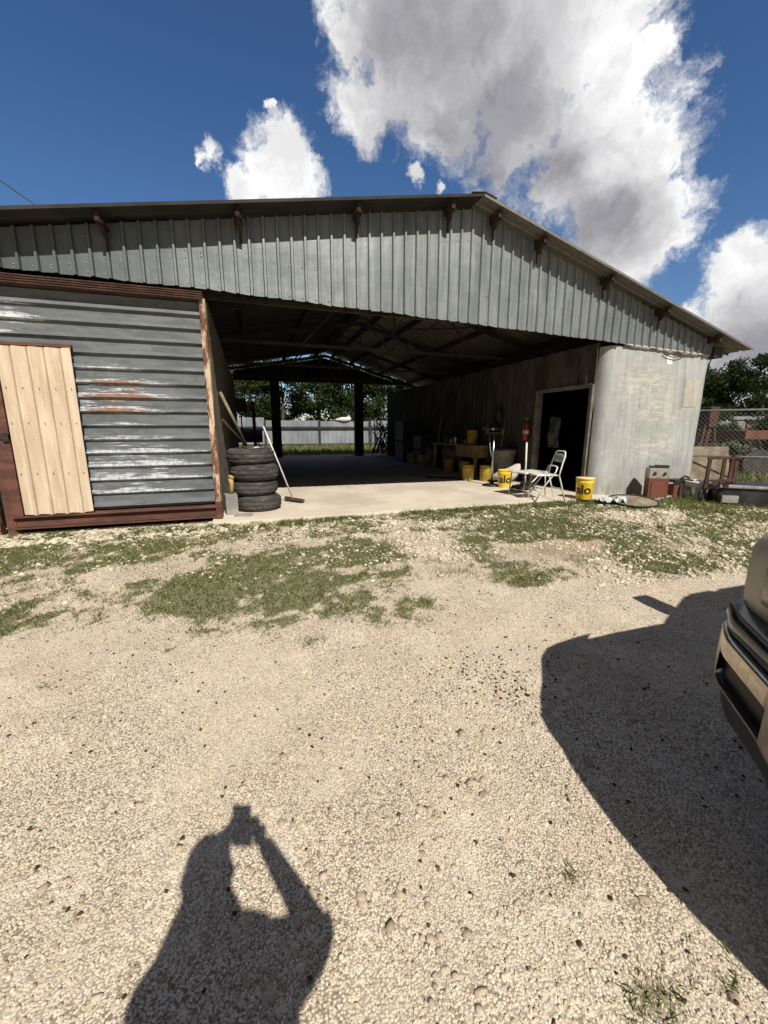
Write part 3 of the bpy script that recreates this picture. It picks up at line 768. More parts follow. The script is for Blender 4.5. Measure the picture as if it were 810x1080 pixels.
# ------------------------------------------------------------------ things inside and in front
# tyres
def tyre_mesh():
    mb = MB(); Ro, w = .355, .118
    prof = [(.205, -w*.70), (.222, -w*.92), (.255, -w*1.0), (.295, -w*.97), (.315, -w*.84), (.340, -w*.66), (Ro-.003, -w*.5)]
    for k in (-.3, .3):
        prof += [(Ro, w*(k-.07)), (Ro-.004, w*(k-.05)), (Ro-.004, w*(k+.05)), (Ro, w*(k+.07))]
    prof += [(Ro-.003, w*.5), (.340, w*.66), (.315, w*.84), (.295, w*.97), (.255, w*1.0), (.222, w*.92), (.205, w*.70), (.215, w*.3), (.30, w*.5), (.32, 0), (.30, -w*.5), (.215, -w*.3)]
    n = 72; vs = []; m = len(prof)
    for k in range(n):
        a = 2*PI*k/n
        for i, (r, z) in enumerate(prof):
            rr = r-(.006 if (k % 2 and r > .34 and abs(z) > w*.34) else 0)
            vs.append((rr*math.cos(a), rr*math.sin(a), z+w))
    fs = []
    for k in range(n):
        for i in range(m):
            fs.append((k*m+i, ((k+1) % n)*m+i, ((k+1) % n)*m+(i+1) % m, k*m+(i+1) % m))
    return mb.add(vs, fs, True)
ty = tyre_mesh().build('tyre', MT['rubber'], loc=(0,0,0))
tag(ty, 'worn black tyre at the very bottom of the stack of four', 'tyre', 'stacked tyres')
ty.location = (.07, 6.62, .25)
for k, (dx, dy, lb) in enumerate(((-.045, .03, 'worn black tyre second from the bottom of the stack of four'), (-.025, -.02, 'worn black tyre third from the bottom of the stack of four'), (-.07, .025, 'worn black tyre on top of the stack, with paper scraps on it'))):
    dup(ty, (.07+dx, 6.62+dy, .25+.236*(k+1)), rz=k*1.3, label=lb, rx=R(random.uniform(-1, 1)))
pp = MB(); pp.add([(-.08,-.05,0),(.03,-.06,.012),(.09,.03,0),(-.04,.05,.02)], [(0,1,2,3)]); pp.add([(.05,.05,.01),(.16,.03,.03),(.18,.1,.0),(.07,.11,.015)], [(0,1,2,3)])
o = pp.build('paper_scrap', MT['white'], loc=(0,0,0), recalc=False); o.location = (.12, 6.42, 1.205); tag(o, 'crumpled white paper scraps lying on the top tyre', 'paper')

# wooden block and post bits beside the container corner
o = MB().box(-.09, .08, -.08, .09, 0, .30).build('concrete_block', MT['greywood'], loc=(0,0,0), bevel=.012); place(o, (-.31, 6.33, .25), .2); tag(o, 'upright grey concrete block beside the container corner post', 'block')
o = MB(); o.tube([(0,0,0),(.01,0,.14),(0,.01,.22)], [.035,.03,.04], 10); o.tube([(0,.01,.22),(.02,.02,.26)], [.05,.035], 10)
o = o.build('yellow_fitting', mat('old_yellow_fitting', (.45, .33, .10), (.30, .22, .10), 8, rough=.7), loc=(0,0,0)); place(o, (-.30, 6.34, .55)); tag(o, 'old yellow pipe fitting standing on the concrete block', 'pipe fitting')
o = MB(); o.add([(-.12,-.05,.005),(.06,-.09,.012),(.14,.0,.02),(.02,.07,.01),(-.1,.05,.004)], [(0,1,2,3,4)]); o = o.build('flat_stone', MT['greywood'], loc=(0,0,0), recalc=False)
s_ = o.modifiers.new('t', 'SOLIDIFY'); s_.thickness = .02; place(o, (-.16, 6.12, .262)); tag(o, 'flat grey stone slab lying in front of the block', 'stone')

# push broom
bm_ = local('push_broom', 'push broom with white handle leaning back on the tyre stack', 'broom')
A = Vector((.64, 7.0, .31)); B = Vector((.22, 6.86, 1.52))
q = MB(); q.tube([A, A.lerp(B, .5)+Vector((.004, 0, 0)), B], .013, 10); q.build('handle', MT['white'], bm_)
q = MB(); q.beam((.53, 7.16, .315), (.80, 6.86, .295), .07, .035); q.build('broom_head', mat('dark_wood', (.07, .05, .035), None, rough=.7), bm_, bevel=.004)
q = MB()
for k in range(60):
    t_ = k/59; c_ = Vector((.535+.265*t_, 7.155-.295*t_, .30-.02*t_)); 
    for s_ in (-1, 0, 1):
        d_ = Vector((.74, .67, 0))*(.022*s_); q.add([c_+d_+Vector((-.003,.003,0)), c_+d_+Vector((.003,-.003,0)), c_+d_*1.7+Vector((random.uniform(-.008,.008), random.uniform(-.008,.008), -.048+.02*t_))], [(0,1,2)])
q.build('bristles', MT['blackplastic'], bm_, recalc=False)

# leaning timber poles
for nm, a, b, r_, lb in (('timber_pole', (-.36, 6.55, 2.0), (-.05, 6.95, 1.21), .022, 'pale timber pole leaning from the container corner to the tyre stack'),
                     ('timber_pole', (-.36, 6.5, 1.62), (-.06, 6.82, 1.22), .016, 'shorter brown stick leaning low beside the tyre stack')):
    o = MB().tube([a, b], r_, 8).build(nm, MT['dirtytan'] if 'pale' in lb else MT['rust']); tag(o, lb, 'pole')

# folding chair
ch = local('folding_chair', 'white metal folding chair with grey back panel facing the shed', 'chair')
W2 = .2
for s in (-1, 1):
    q = MB(); q.tube([(.26, s*W2, 0), (.17, s*W2, .30), (.12, s*W2, .45), (.17, s*(W2-.01), .66), (.21, s*(W2-.02), .78), (.22, s*(W2-.05), .835)], .013, 8); q.build('rear_leg', MT['white'], ch)
    q = MB(); q.tube([(-.25, s*(W2-.03), 0), (-.12, s*(W2-.03), .25), (.07, s*(W2-.03), .50), (.10, s*(W2-.04), .585)], .012, 8); q.build('front_leg', MT['white'], ch)
q = MB(); q.tube([(.22, -W2+.05, .835), (.225, -W2+.08, .85), (.225, W2-.08, .85), (.22, W2-.05, .835)], .013, 8); q.build('top_rail', MT['white'], ch)
q = MB(); q.tube([(.10, -W2+.04, .585), (.10, -.08, .60), (.10, .08, .60), (.10, W2-.04, .585)], .012, 8); q.build('front_rail', MT['white'], ch)
q = MB(); q.tube([(.19, -W2, .22), (.18, 0, .20), (.19, W2, .22)], .011, 8); q.build('stretcher', MT['white'], ch)
q = MB(); q.tube([(-.17, -W2+.03, .16), (-.17, W2-.03, .16)], .010, 8); q.build('stretcher', MT['white'], ch)
q = MB(); q.box(-.26, .12, -W2+.015, W2-.015, .435, .46); q.build('seat', MT['white'], ch, bevel=.01)
q = MB(); vs = []
for j in range(2):
    for i in range(7):
        y = -W2+.02+(2*W2-.04)*i/6; vs.append((.205+.02*j-.02*(1-((i-3)/3)**2), y, .66+.15*j))
q.add(vs, [(i, i+1, i+8, i+7) for i in range(6)], True); bp = q.build('backrest', MT['greyback'], ch, recalc=False)
s_ = bp.modifiers.new('t', 'SOLIDIFY'); s_.thickness = .012
place(ch, (4.92, 5.90, .25), R(-14))
# small table beyond the chair
tb_ = local('low_folding_table', 'low white-topped folding table with thin metal legs beyond the chair', 'table')
q = MB(); q.box(-.30, .30, -.22, .22, .43, .452); q.build('table_top', MT['white'], tb_, bevel=.006)
for sx, sy in ((-1,-1),(1,-1),(1,1),(-1,1)):
    q = MB(); q.tube([(sx*.27, sy*.19, 0), (sx*.25, sy*.17, .43)], .011, 8); q.build('leg', MT['galvplain'], tb_)
for x_ in (-.265, .265): q = MB(); q.tube([(x_, -.185, .12), (x_, .185, .12)], .007, 6); q.build('stretcher', MT['galvplain'], tb_)
place(tb_, (4.93, 6.42, .25), R(8))

# buckets
def bucket(label, text=None, lid=False, name='yellow_bucket', m='yellow', grp='yellow buckets along the wall'):
    b = local(name, label, 'bucket', grp)
    q = MB(); q.lathe([(.0, .004), (.125, 0), (.13, .01), (.146, .29), (.150, .30), (.150, .315), (.146, .318), (.148, .365), (.152, .37), (.144, .372), (.138, .31), (.122, .02), (0, .015)], n=36); q.build('pail', MT[m], b)
    q = MB(); q.tube([(.152*math.cos(t), .152*math.sin(t)*1.0, .335-.19*math.sin(t)**1 if False else .335-.17*abs(math.sin(t))) for t in [PI*k/12 for k in range(13)]], .003, 6); q.build('wire_handle', MT['galvplain'], b)
    if lid:
        q = MB(); q.lathe([(0, .385), (.15, .385), (.156, .38), (.156, .36), (.150, .36)], n=36); q.build('lid', MT['yellowlid'], b)
    if text:
        cu = bpy.data.curves.new('t', 'FONT'); cu.body = text; cu.size = .22; cu.align_x = 'CENTER'; cu.align_y = 'CENTER'; cu.offset = .006; cu.resolution_u = 4
        to = bpy.data.objects.new('t', cu); col.objects.link(to); dg = bpy.context.evaluated_depsgraph_get(); me = bpy.data.meshes.new_from_object(to.evaluated_get(dg))
        bpy.data.objects.remove(to); bm = bmesh.new(); bm.from_mesh(me)
        bmesh.ops.subdivide_edges(bm, edges=[e for e in bm.edges if e.calc_length() > .03], cuts=3)
        bmesh.ops.triangulate(bm, faces=bm.faces)
        for v in bm.verts:
            x_, y_ = v.co.x, v.co.y; z_ = .175+y_; r_ = .13+(z_-.01)*.0571+.0022; a_ = -PI/2+x_/.137
            v.co = (r_*math.cos(a_), r_*math.sin(a_), z_)
        bm.to_mesh(me); bm.free(); me.materials.clear(); me.materials.append(MT['blackprint'])
        lo = bpy.data.objects.new('lettering', me); col.objects.link(lo); lo.parent = b
    return b
place(bucket('yellow bucket with big black letters outside by the doorway, nearest to the grass', 'alo', True), (5.62, 5.74, .25), R(-52))
place(bucket('yellow bucket with dark print next to the stand, the brightest under the roof edge', 'alo'), (5.13, 7.45, .25), R(-30))
MT['yellowshade'] = mat('shaded_yellow_plastic', (.40, .27, .03), (.52, .36, .05), 5, rough=.6, grime=(.20, .15, .06), gs=6)  # dimmed copy of the yellow, interior shade put into the colour
b0 = place(bucket('yellow bucket at the workbench foot, just left of the thin stand', None, m='yellowshade'), (5.33, 8.52, .25), 1)
b0_lbls = [((4.98, 8.75), 'yellow bucket second left of the thin stand, in the shade line'), ((5.40, 9.7), 'yellow bucket in shade under the right end of the workbench'), ((5.35, 10.5), 'dim yellow bucket in shade under the left end of the workbench'), ((5.45, 12.7), 'dim yellow bucket deep in the shed, the nearer of the far pair'), ((5.40, 13.5), 'dim yellow bucket deepest in the shed along the right wall')]
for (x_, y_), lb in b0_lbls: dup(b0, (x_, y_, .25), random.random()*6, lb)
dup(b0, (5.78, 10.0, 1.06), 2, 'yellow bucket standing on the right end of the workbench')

# round-based stand with tool head
st = local('pedestal_grinder', 'black bench grinder on a tall slim chrome pedestal with round base', 'grinder')
q = MB(); q.lathe([(0, 0), (.20, 0), (.205, .015), (.19, .03), (.06, .05), (.04, .10), (0, .10)], n=28); q.build('base', MT['black'], st)
q = MB(); q.tube([(0, 0, .05), (0, 0, 1.12)], .024, 14); q.build('pole', MT['chrome'], st)
q = MB(); q.tube([(-.11, 0, 1.14), (-.06, .0, .75), (-.015, 0, .60)], .007, 8); q.build('brace_rod', MT['galvplain'], st)
q = MB(); q.box(-.13, .13, -.10, .10, 1.12, 1.145); q.tube([(-.12, 0, 1.23), (.12, 0, 1.23)], [.075, .075], 20); q.build('motor', MT['black'], st)
for s in (-1, 1):
    q = MB(); q.tube([(s*.13, 0, 1.23), (s*.165, 0, 1.23)], .10, 24); q.box(s*.21-.02, s*.21+.02, -.04, .04, 1.20, 1.26); q.tube([(s*.165, 0, 1.23), (s*.21, 0, 1.23)], .012, 8); q.build('grinding_wheel', MT['blackplastic'], st)
q = MB(); q.ball((-.05, -.09, 1.23), .035, 10); q.build('switch_knob', MT['chrome'], st)
place(st, (5.00, 7.74, .25), R(-20))

# workbench along right wall
wb = thing('workbench', 'plywood workbench with deep front apron against the right wall', 'workbench', (5.85, 10.6, .25))
q = MB(); q.box(5.52, 6.06, 9.35, 12.1, 1.0, 1.04); q.build('bench_top', MT['wood'], wb)
q = MB(); q.box(5.55, 5.58, 9.4, 10.5, .72, .996); q.box(5.56, 6.03, 9.38, 9.41, .72, .996); q.build('apron', MT['wood'], wb)
for x_, y_ in ((5.6, 9.48), (5.98, 9.48), (5.6, 11.98), (5.98, 11.98)):
    q = MB(); q.box(x_-.035, x_+.035, y_-.035, y_+.035, .25, .997); q.build('leg', MT['wood'], wb)
q = MB(); q.box(5.62, 6.0, 9.5, 11.95, .45, .48); q.build('shelf', MT['darksteel'], wb)
jm_ = {'white': MT['white'], 'red': MT['red'], 'dark': MT['binblue'], 'tan': MT['dirtytan']}
for i, (x_, y_, h_, r_, c_, lb) in enumerate(((5.72, 11.5, .20, .06, 'tan', 'tan tin can at the far end of the workbench'), (5.70, 11.1, .14, .045, 'white', 'small white jar on the workbench, the farther one'), (5.66, 10.75, .22, .04, 'white', 'slim white bottle standing mid workbench'), (5.74, 10.45, .12, .06, 'red', 'short red tin beside the slim white bottle'), (5.68, 10.2, .17, .05, 'dark', 'dark oil can between the red tin and the yellow bucket'))):
    t_ = local('storage_tin' if c_ != 'white' else 'bottle', lb, 'tin' if c_ != 'white' else 'bottle')
    q = MB(); q.lathe([(0, 0), (r_, 0), (r_, h_*.78), (r_*.5, h_*.9), (r_*.45, h_*.92)], n=18); q.build('container_body', jm_[c_], t_)
    q = MB(); q.lathe([(r_*.55, h_*.88), (r_*.55, h_), (0, h_)], n=14); q.build('cap', MT['black'], t_)
    place(t_, (x_, y_, 1.042))
# tub and sack to the right of the stand
t_ = local('plastic_tub', 'large grey round tub against the right wall behind the sack', 'tub')
q = MB(); q.lathe([(0, .01), (.24, 0), (.29, .52), (.31, .53), (.31, .56), (.28, .56), (.23, .03), (0, .03)], n=32); q.build('tub_body', MT['binblue'], t_)
q = MB(); q.lathe([(0, .62), (.2, .60), (.315, .565), (.315, .545)], n=32); q.build('lid', MT['binblue'], t_)
place(t_, (5.78, 8.5, .42), 0)
o = MB().box(-.3, .3, -.27, .27, 0, .17).build('wooden_crate_base', MT['darksteel'], loc=(0,0,0)); place(o, (5.78, 8.45, .25)); tag(o, 'low dark crate under the grey tub', 'crate')
o = MB(); vs = []
prof = [(-.30, 0), (-.31, .10), (-.16, .20), (.02, .28), (.22, .40), (.30, .40), (.31, .28), (.24, .10), (.14, 0)]
for j, y in enumerate(np.linspace(-.17, .17, 6)):
    for a, z in prof: vs.append((a+.02*mn.noise(Vector((a*8, y*8, z*8))), y, z*(1-.1*abs(y)/.17)+.015*mn.noise(Vector((a*9, y*9, 3)))))
n_ = len(prof); fs = [(j*n_+i, j*n_+(i+1) % n_, (j+1)*n_+(i+1) % n_, (j+1)*n_+i) for j in range(5) for i in range(n_)]+[tuple(range(n_))[::-1], tuple(5*n_+i for i in range(n_))]
o.add(vs, fs, True); o = o.build('feed_sack', MT['cardboard'], loc=(0,0,0)); place(o, (5.62, 8.12, .30), R(-35), R(-14)); tag(o, 'pale slumped sack leaning in front of the grey tub', 'sack')
# extinguisher
fe = local('fire_extinguisher', 'red fire extinguisher hanging on the wall left of the dark doorway', 'fire extinguisher')
q = MB(); q.lathe([(0, 0), (.06, 0), (.068, .02), (.068, .34), (.05, .39), (.02, .41), (.02, .43)], n=22); q.build('cylinder', MT['red'], fe)
q = MB(); q.lathe([(.0695, .14), (.0695, .22)], n=22); q.build('label_band', MT['white'], fe)
q = MB(); q.tube([(0, 0, .42), (0, 0, .47)], .02, 10); q.beam((-.05, 0, .50), (.08, 0, .47), .02, .012); q.beam((-.05, 0, .47), (.06, 0, .455), .02, .01); q.build('valve', MT['galvplain'], fe)
q = MB(); q.tube([(0, -.02, .45), (-.06, -.05, .44), (-.085, -.05, .30), (-.08, -.05, .12)], .010, 8); q.build('hose', MT['blackplastic'], fe)
place(fe, (5.98, 7.98, 1.22))
o = MB().tube([(0,0,0), (.0, .01, .95)], .02, 12).build('white_pipe', MT['white'], loc=(0,0,0)); place(o, (5.86, 7.72, .25), 0, R(-2)); tag(o, 'short white pipe standing upright below the extinguisher', 'pipe')
# small dark items near white bits on floor at the chair (trolley jack)
tj = local('floor_jack', 'low chrome and black trolley jack on the concrete beside the bright bucket', 'jack')
q = MB(); q.box(-.28, .28, -.10, .10, .05, .12); q.box(-.05, .2, -.06, .06, .12, .16); q.build('frame', MT['black'], tj, bevel=.01)
q = MB(); q.tube([(.25, 0, .12), (.62, .02, .30)], .014, 8); q.build('handle', MT['white'], tj)
for sx in (-1, 1):
    for sy in (-1, 1):
        q = MB(); q.tube([(sx*.23, sy*.10, .04), (sx*.23, sy*.14, .04)], .04, 14); q.build('wheel', MT['galvplain'], tj)
place(tj, (5.25, 6.95, .25), R(20))
tj2 = MB(); tj2.add([(-.16,-.06,.0),(.1,-.1,.01),(.2,.02,.03),(.06,.12,.04),(-.12,.08,.01)], [(0,1,2,3,4)])
# dark cloth hanging in doorway
o = MB(); vs = []
for j in range(9):
    for i in range(9): vs.append((.04*math.sin(i*1.9)+.02*math.sin(j), i*.045, -j*.08-.01*math.sin(i)))
o.add(vs, [(j*9+i, j*9+i+1, j*9+i+10, j*9+i+9) for j in range(8) for i in range(8)], True)
o = o.build('hanging_jacket', mat('grey_green_cloth', (.02, .026, .022), (.07, .078, .07), 6, rough=.9), loc=(0,0,0), recalc=False); place(o, (6.25, 7.22, 1.72)); tag(o, 'grey green jacket hanging inside the dark doorway', 'jacket')

# lumber, tanks deep in shade along the right wall
for i, (x_, y_, w_, d_, h_, lb) in enumerate(((5.7, 13.1, .6, .7, 1.0, 'dark steel cabinet deep in the shade past the workbench'), (5.65, 14.6, .7, .9, 1.5, 'tall dark cabinet deepest along the right wall'))):
    t_ = local('steel_cabinet', lb, 'cabinet')
    q = MB(); q.box(-w_/2, w_/2, -d_/2, d_/2, 0, h_); q.build('carcass', MT['darksteel'], t_, bevel=.01)
    for k in range(2):
        q = MB(); q.box(-w_/2-.015, -w_/2-.002, -d_/2+.03, d_/2-.03, .05+k*h_/2, h_/2-.03+k*h_/2); q.build('drawer', MT['binblue'], t_)
    place(t_, (x_+.05, y_, .25))
# more clutter in the shade along the right wall
for i, (x_, y_, w_, d_, h_, rz_, mm, lb) in enumerate(((5.72, 12.55, .4, .35, .34, .3, 'dirtytan', 'brown cardboard carton on the floor past the workbench'), (5.7, 12.5, .34, .3, .22, -.2, 'binblue', 'small grey carton on top of the brown one'),
        (5.8, 9.0, .35, .5, .30, .1, 'darksteel', 'dark crate on the floor beside the right end of the workbench'), (5.83, 11.2, .4, .6, .36, .05, 'dirtytan', 'tan carton on the shelf under the workbench'))):
    t_ = local('storage_carton' if mm != 'darksteel' else 'crate', lb, 'box')
    q = MB(); q.box(-w_/2, w_/2, -d_/2, d_/2, 0, h_); q.build('carton_body', MT[mm], t_, bevel=.008)
    for sgn in (-1, 1): q = MB(); q.add([(sgn*w_/2, -d_/2, h_+.001), (sgn*w_/2, d_/2, h_+.001), (sgn*w_*.2, d_/2, h_+.09), (sgn*w_*.2, -d_/2, h_+.09)], [(0,1,2,3)]); q.build('flap', MT[mm], t_, recalc=False)
    place(t_, (x_, y_, {0: .25, 1: .60, 2: .25, 3: .482}[i]), rz_)
for x_, y_, z_, rr_, lb in ((6.02, 9.2, 1.75, .20, 'coil of black hose hanging high on the right wall above the tub'), (6.02, 10.9, 1.9, .17, 'coil of black cable hanging above the workbench'), (6.02, 12.9, 1.8, .22, 'large coil of hose hanging deep along the right wall')):
    q = MB()
    for k in range(5):
        q.tube([(.012*math.sin(k*2), (rr_-.012*k)*math.cos(2*PI*a/20), (rr_+.03-.012*k)*math.sin(2*PI*a/20)) for a in range(20)], .011, 6, closed=True)
    o = q.build('hose_coil', MT['blackplastic'], loc=(0,0,0)); place(o, (x_, y_, z_)); tag(o, lb, 'hose')
for x_, y_, h_, lb in ((6.0, 8.75, 1.5, 'long steel bar leaning on the wall behind the tub'), (6.0, 9.25, 1.7, 'rusty pipe leaning on the wall at the right end of the workbench'), (6.0, 12.3, 1.8, 'thin timber leaning on the wall at the far end of the workbench')):
    o = MB().tube([(-.22, 0, 0), (.02, .1, h_)], .016, 8).build('leaning_bar', MT['rust'] if 'rusty' in lb else MT['galvplain'], loc=(0,0,0)); place(o, (x_, y_, .25)); tag(o, lb, 'bar')
o = MB(); pts = [(4.2+1.3*math.sin(k*.35)*.5+k*.035, 8.9+.5*math.cos(k*.5)+k*.05, .262) for k in range(26)]
o = o.tube(pts, .009, 6).build('extension_cord', MT['blackplastic']); tag(o, 'black cord snaking across the shaded floor before the buckets', 'cord')
# scrap heap near the right rear column
sh = local('scrap_heap', 'tangled heap of pipes and sheet scraps beside the right rear column', 'scrap')
for nm, mm, cnt in (('bent_pipes', MT['galvplain'], 12), ('dark_pipes', MT['darksteel'], 26)):
    q = MB()
    for k in range(cnt):
        a = Vector((random.uniform(-.5, .6), random.uniform(-.6, .6), random.uniform(0, .3))); b = Vector((random.uniform(-.5, .6), random.uniform(-.6, .6), random.uniform(.5, 1.7)))
        q.tube([a, a.lerp(b, .5)+Vector((random.uniform(-.1, .1), 0, 0)), b], random.uniform(.012, .035), 7)
    q.build(nm, mm, sh)
q = MB()
for k in range(5):
    c_ = Vector((random.uniform(-.2, .5), random.uniform(-.4, .4), random.uniform(1.1, 1.9))); d_ = Vector((random.uniform(-.2, .2), 0, random.uniform(.03, .08))); e_ = Vector((random.uniform(.05, .12), .1, random.uniform(-.03, .06)))
    q.add([c_, c_+d_, c_+d_+e_, c_+e_], [(0,1,2,3)])
q.build('bright_scraps', MT['white'], sh, recalc=False)
place(sh, (5.75, 18.0, .25))
# rear left things
o = MB().tube([(0,0,0), (.01,0,1.1), (0,0,2.2)], .06, 12).build('rusty_post', MT['rust'], loc=(0,0,0)); place(o, (.2, 16.5, .25)); tag(o, 'slim rusty post standing behind the tyre stack', 'post')
sk = local('barrel_smoker', 'black barrel smoker on legs in the yard behind the tyre stack', 'smoker')
q = MB(); q.tube([(-.7, 0, .95), (.7, 0, .95)], .34, 24); q.build('barrel', MT['black'], sk)
for sx, sy in ((-1,-1),(1,-1),(1,1),(-1,1)): q = MB(); q.tube([(sx*.55, sy*.25, 0), (sx*.5, sy*.2, .75)], .025, 8); q.build('leg', MT['black'], sk)
q = MB(); q.tube([(-.5, 0, 1.2), (-.5, 0, 1.9)], .06, 12); q.build('chimney', MT['black'], sk)
place(sk, (-.1, 20.6, .2), 0)
fl = local('work_light', 'black work light on a thin pole with a painted white highlight behind the tyre stack', 'work light')
q = MB(); q.tube([(0,0,0),(0,0,1.9)], .025, 8); q.build('pole', MT['darksteel'], fl)
q = MB(); q.box(-.22, .22, -.12, .12, 1.85, 2.35); q.build('lamp_housing', MT['black'], fl, bevel=.04)
q = MB(); q.tube([(-.26, -.05, 2.25), (-.2, -.05, 2.6)], .03, 8); q.build('highlight_streak', MT['white'], fl)  # white tube stands in for the highlight beside the lamp head
place(fl, (-.25, 17.2, .25))

# ------------------------------------------------------------------ objects outside by the right container
# old heater
ht = local('gas_heater', 'old heater with red front and two black knobs against the container end', 'heater')
q = MB(); q.box(-.22, .22, -.14, .14, 0, .42); q.build('body', MT['brick'], ht, bevel=.01)
q = MB(); q.box(-.225, .225, -.145, .145, .422, .62); q.build('control_panel', mat('dirty_enamel', (.27, .25, .21), (.38, .35, .30), 6, rough=.6), ht, bevel=.008)
q = MB(); q.box(-.15, .15, -.152, -.142, .06, .36); q.build('front_grille', mat('orange_panel', (.21, .06, .038), (.17, .052, .032), 8, rough=.7), ht)
for s in (-1, 1): q = MB(); q.tube([(s*.11, -.145, .52), (s*.11, -.175, .52)], .03, 12); q.build('knob', MT['black'], ht)
q = MB(); q.box(-.17, .2, -.10, .12, .622, .655); q.box(-.05, .22, -.08, .1, .655, .675); q.build('burner_cover', MT['black'], ht)
place(ht, (7.14, 5.60, .19), R(-32)); ht.scale = (.74, .8, .94)
# disc
ds = local('metal_disc', 'round dusty metal lid lying flat in the grass in front of the container end', 'lid')
q = MB(); q.lathe([(0, .03), (.20, .026), (.36, .012), (.385, .018)], n=40); q.build('plate', MT['dirtytan'], ds)
q = MB(); q.tube([(.388*math.cos(2*PI*k/40), .388*math.sin(2*PI*k/40), .02) for k in range(40)], .014, 8, closed=True); q.build('rim', MT['darksteel'], ds)
place(ds, (6.34, 5.36, .225), 0, R(5), R(-3))
# rag / crumpled sheet next to it
o = MB(); vs = []
for j in range(8):
    for i in range(8): vs.append((i*.07-.25, j*.04-.14, .03+.10*mn.noise(Vector((i*.9, j*.9, 4)))+.04*random.random()))
o.add(vs, [(j*8+i, j*8+i+1, j*8+i+9, j*8+i+8) for j in range(7) for i in range(7)]); o = o.build('crumpled_sheet', mat('grey_plastic_sheet', (.28, .31, .33), (.55, .56, .56), 9, rough=.5), loc=(0,0,0), recalc=False); place(o, (5.92, 5.42, .23)); tag(o, 'crumpled grey plastic sheet between the lettered bucket and the lid', 'sheet')
o = MB().beam((-.5,0,0),(.6,.05,.015),.05,.02).build('timber_lath', MT['cardboard'], loc=(0,0,0)); place(o, (7.1, 5.42, .225), R(12)); tag(o, 'thin pale lath lying in the grass below the heater', 'lath')
# white jug + dark pieces
jg = local('appliance_scrap', 'broken appliance with white panel, black top and red side right of the heater', 'appliance')
q = MB(); q.box(-.04, .14, -.1, .1, 0, .30); q.build('white_panel', MT['white'], jg, bevel=.01)
q = MB(); q.box(-.17, -.045, -.08, .1, 0, .26); q.build('red_side', MT['brick'], jg)
q = MB(); q.box(-.2, .18, -.12, .12, .31, .36); q.tube([(.19, 0, .33), (.30, -.02, .22), (.34, -.02, .20)], .04, 8); q.tube([(.0, -.02, .36), (.08, -.02, .42), (.18, -.02, .38)], .02, 8); q.build('black_top', MT['black'], jg)
q = MB(); q.ball((.13, -.14, .09), .085, 12); q.build('grey_canister', MT['binblue'], jg)
place(jg, (7.66, 5.55, .19), R(-10))
wbk = local('white_bucket', 'dirty white bucket with a torn grey label at the container corner', 'bucket')
q = MB(); q.lathe([(0, .01), (.16, 0), (.19, .33), (.205, .34), (.2, .37), (.18, .36), (.15, .02), (0, .02)], n=30); q.build('pail', MT['white'], wbk)
q = MB(); q.lathe([(.1725, .09), (.187, .26)], n=30); q.build('paper_label', mat('torn_label', (.12, .14, .15), (.5, .5, .48), 9, lohi=(.47, .52), rough=.8), wbk)
place(wbk, (7.78, 5.3, .18), .4)
# tan panel leaning + rusty frame
o = MB().box(-.55, .55, -.02, .02, 0, .95).build('leaning_board', MT['dirtytan'], loc=(0,0,0)); place(o, (8.95, 6.0, .18), R(-20), R(-12)); tag(o, 'weathered tan sheet panel leaning behind the rusty frame', 'panel')
rf = local('rusty_steel_frame', 'rusty upright steel angle frame standing right of the container corner', 'frame')
for a, b in (((-.22, 0, 0), (-.20, 0, .82)), ((.02, 0, 0), (.03, 0, .82)), ((.14, 0, 0), (.15, 0, .86)), ((.24, .02, 0), (.22, .02, .84))):
    q = MB(); q.beam(a, b, .05, .04); q.build('upright', MT['rust'], rf)
for a, b in (((-.24, 0, .80), (.26, 0, .82)), ((-.24, .0, .40), (.26, 0, .43)), ((-.2, -.05, .28), (.05, -.3, .42))):
    q = MB(); q.beam(a, b, .05, .04); q.build('crossbar', MT['rust'], rf)
place(rf, (7.85, 4.98, .17), R(-28))
# black plastic bumper-like trough
bt = local('black_truck_bed_liner', 'scuffed black plastic box lying on the grass at the right edge', 'box')
q = MB(); q.prism([(-.75, 0), (.75, 0), (.80, .34), (-.65, .40), (-.80, .30)], 'y', -.35, .35); q.build('tub', MT['blackplastic'], bt, bevel=.03)
q = MB(); q.beam((-.8, -.37, .36), (.82, -.37, .33), .05, .05); q.build('rim', MT['greyback'], bt, bevel=.01)
q = MB(); q.box(-.74, -.5, -.40, -.35, .08, .2); q.build('grey_bracket', MT['galvplain'], bt)
q = MB(); q.tube([(.2, -.36, .10), (.2, -.42, .10)], .1, 16); q.build('wheel', MT['rubber'], bt)
place(bt, (8.55, 4.75, .15), R(-32))
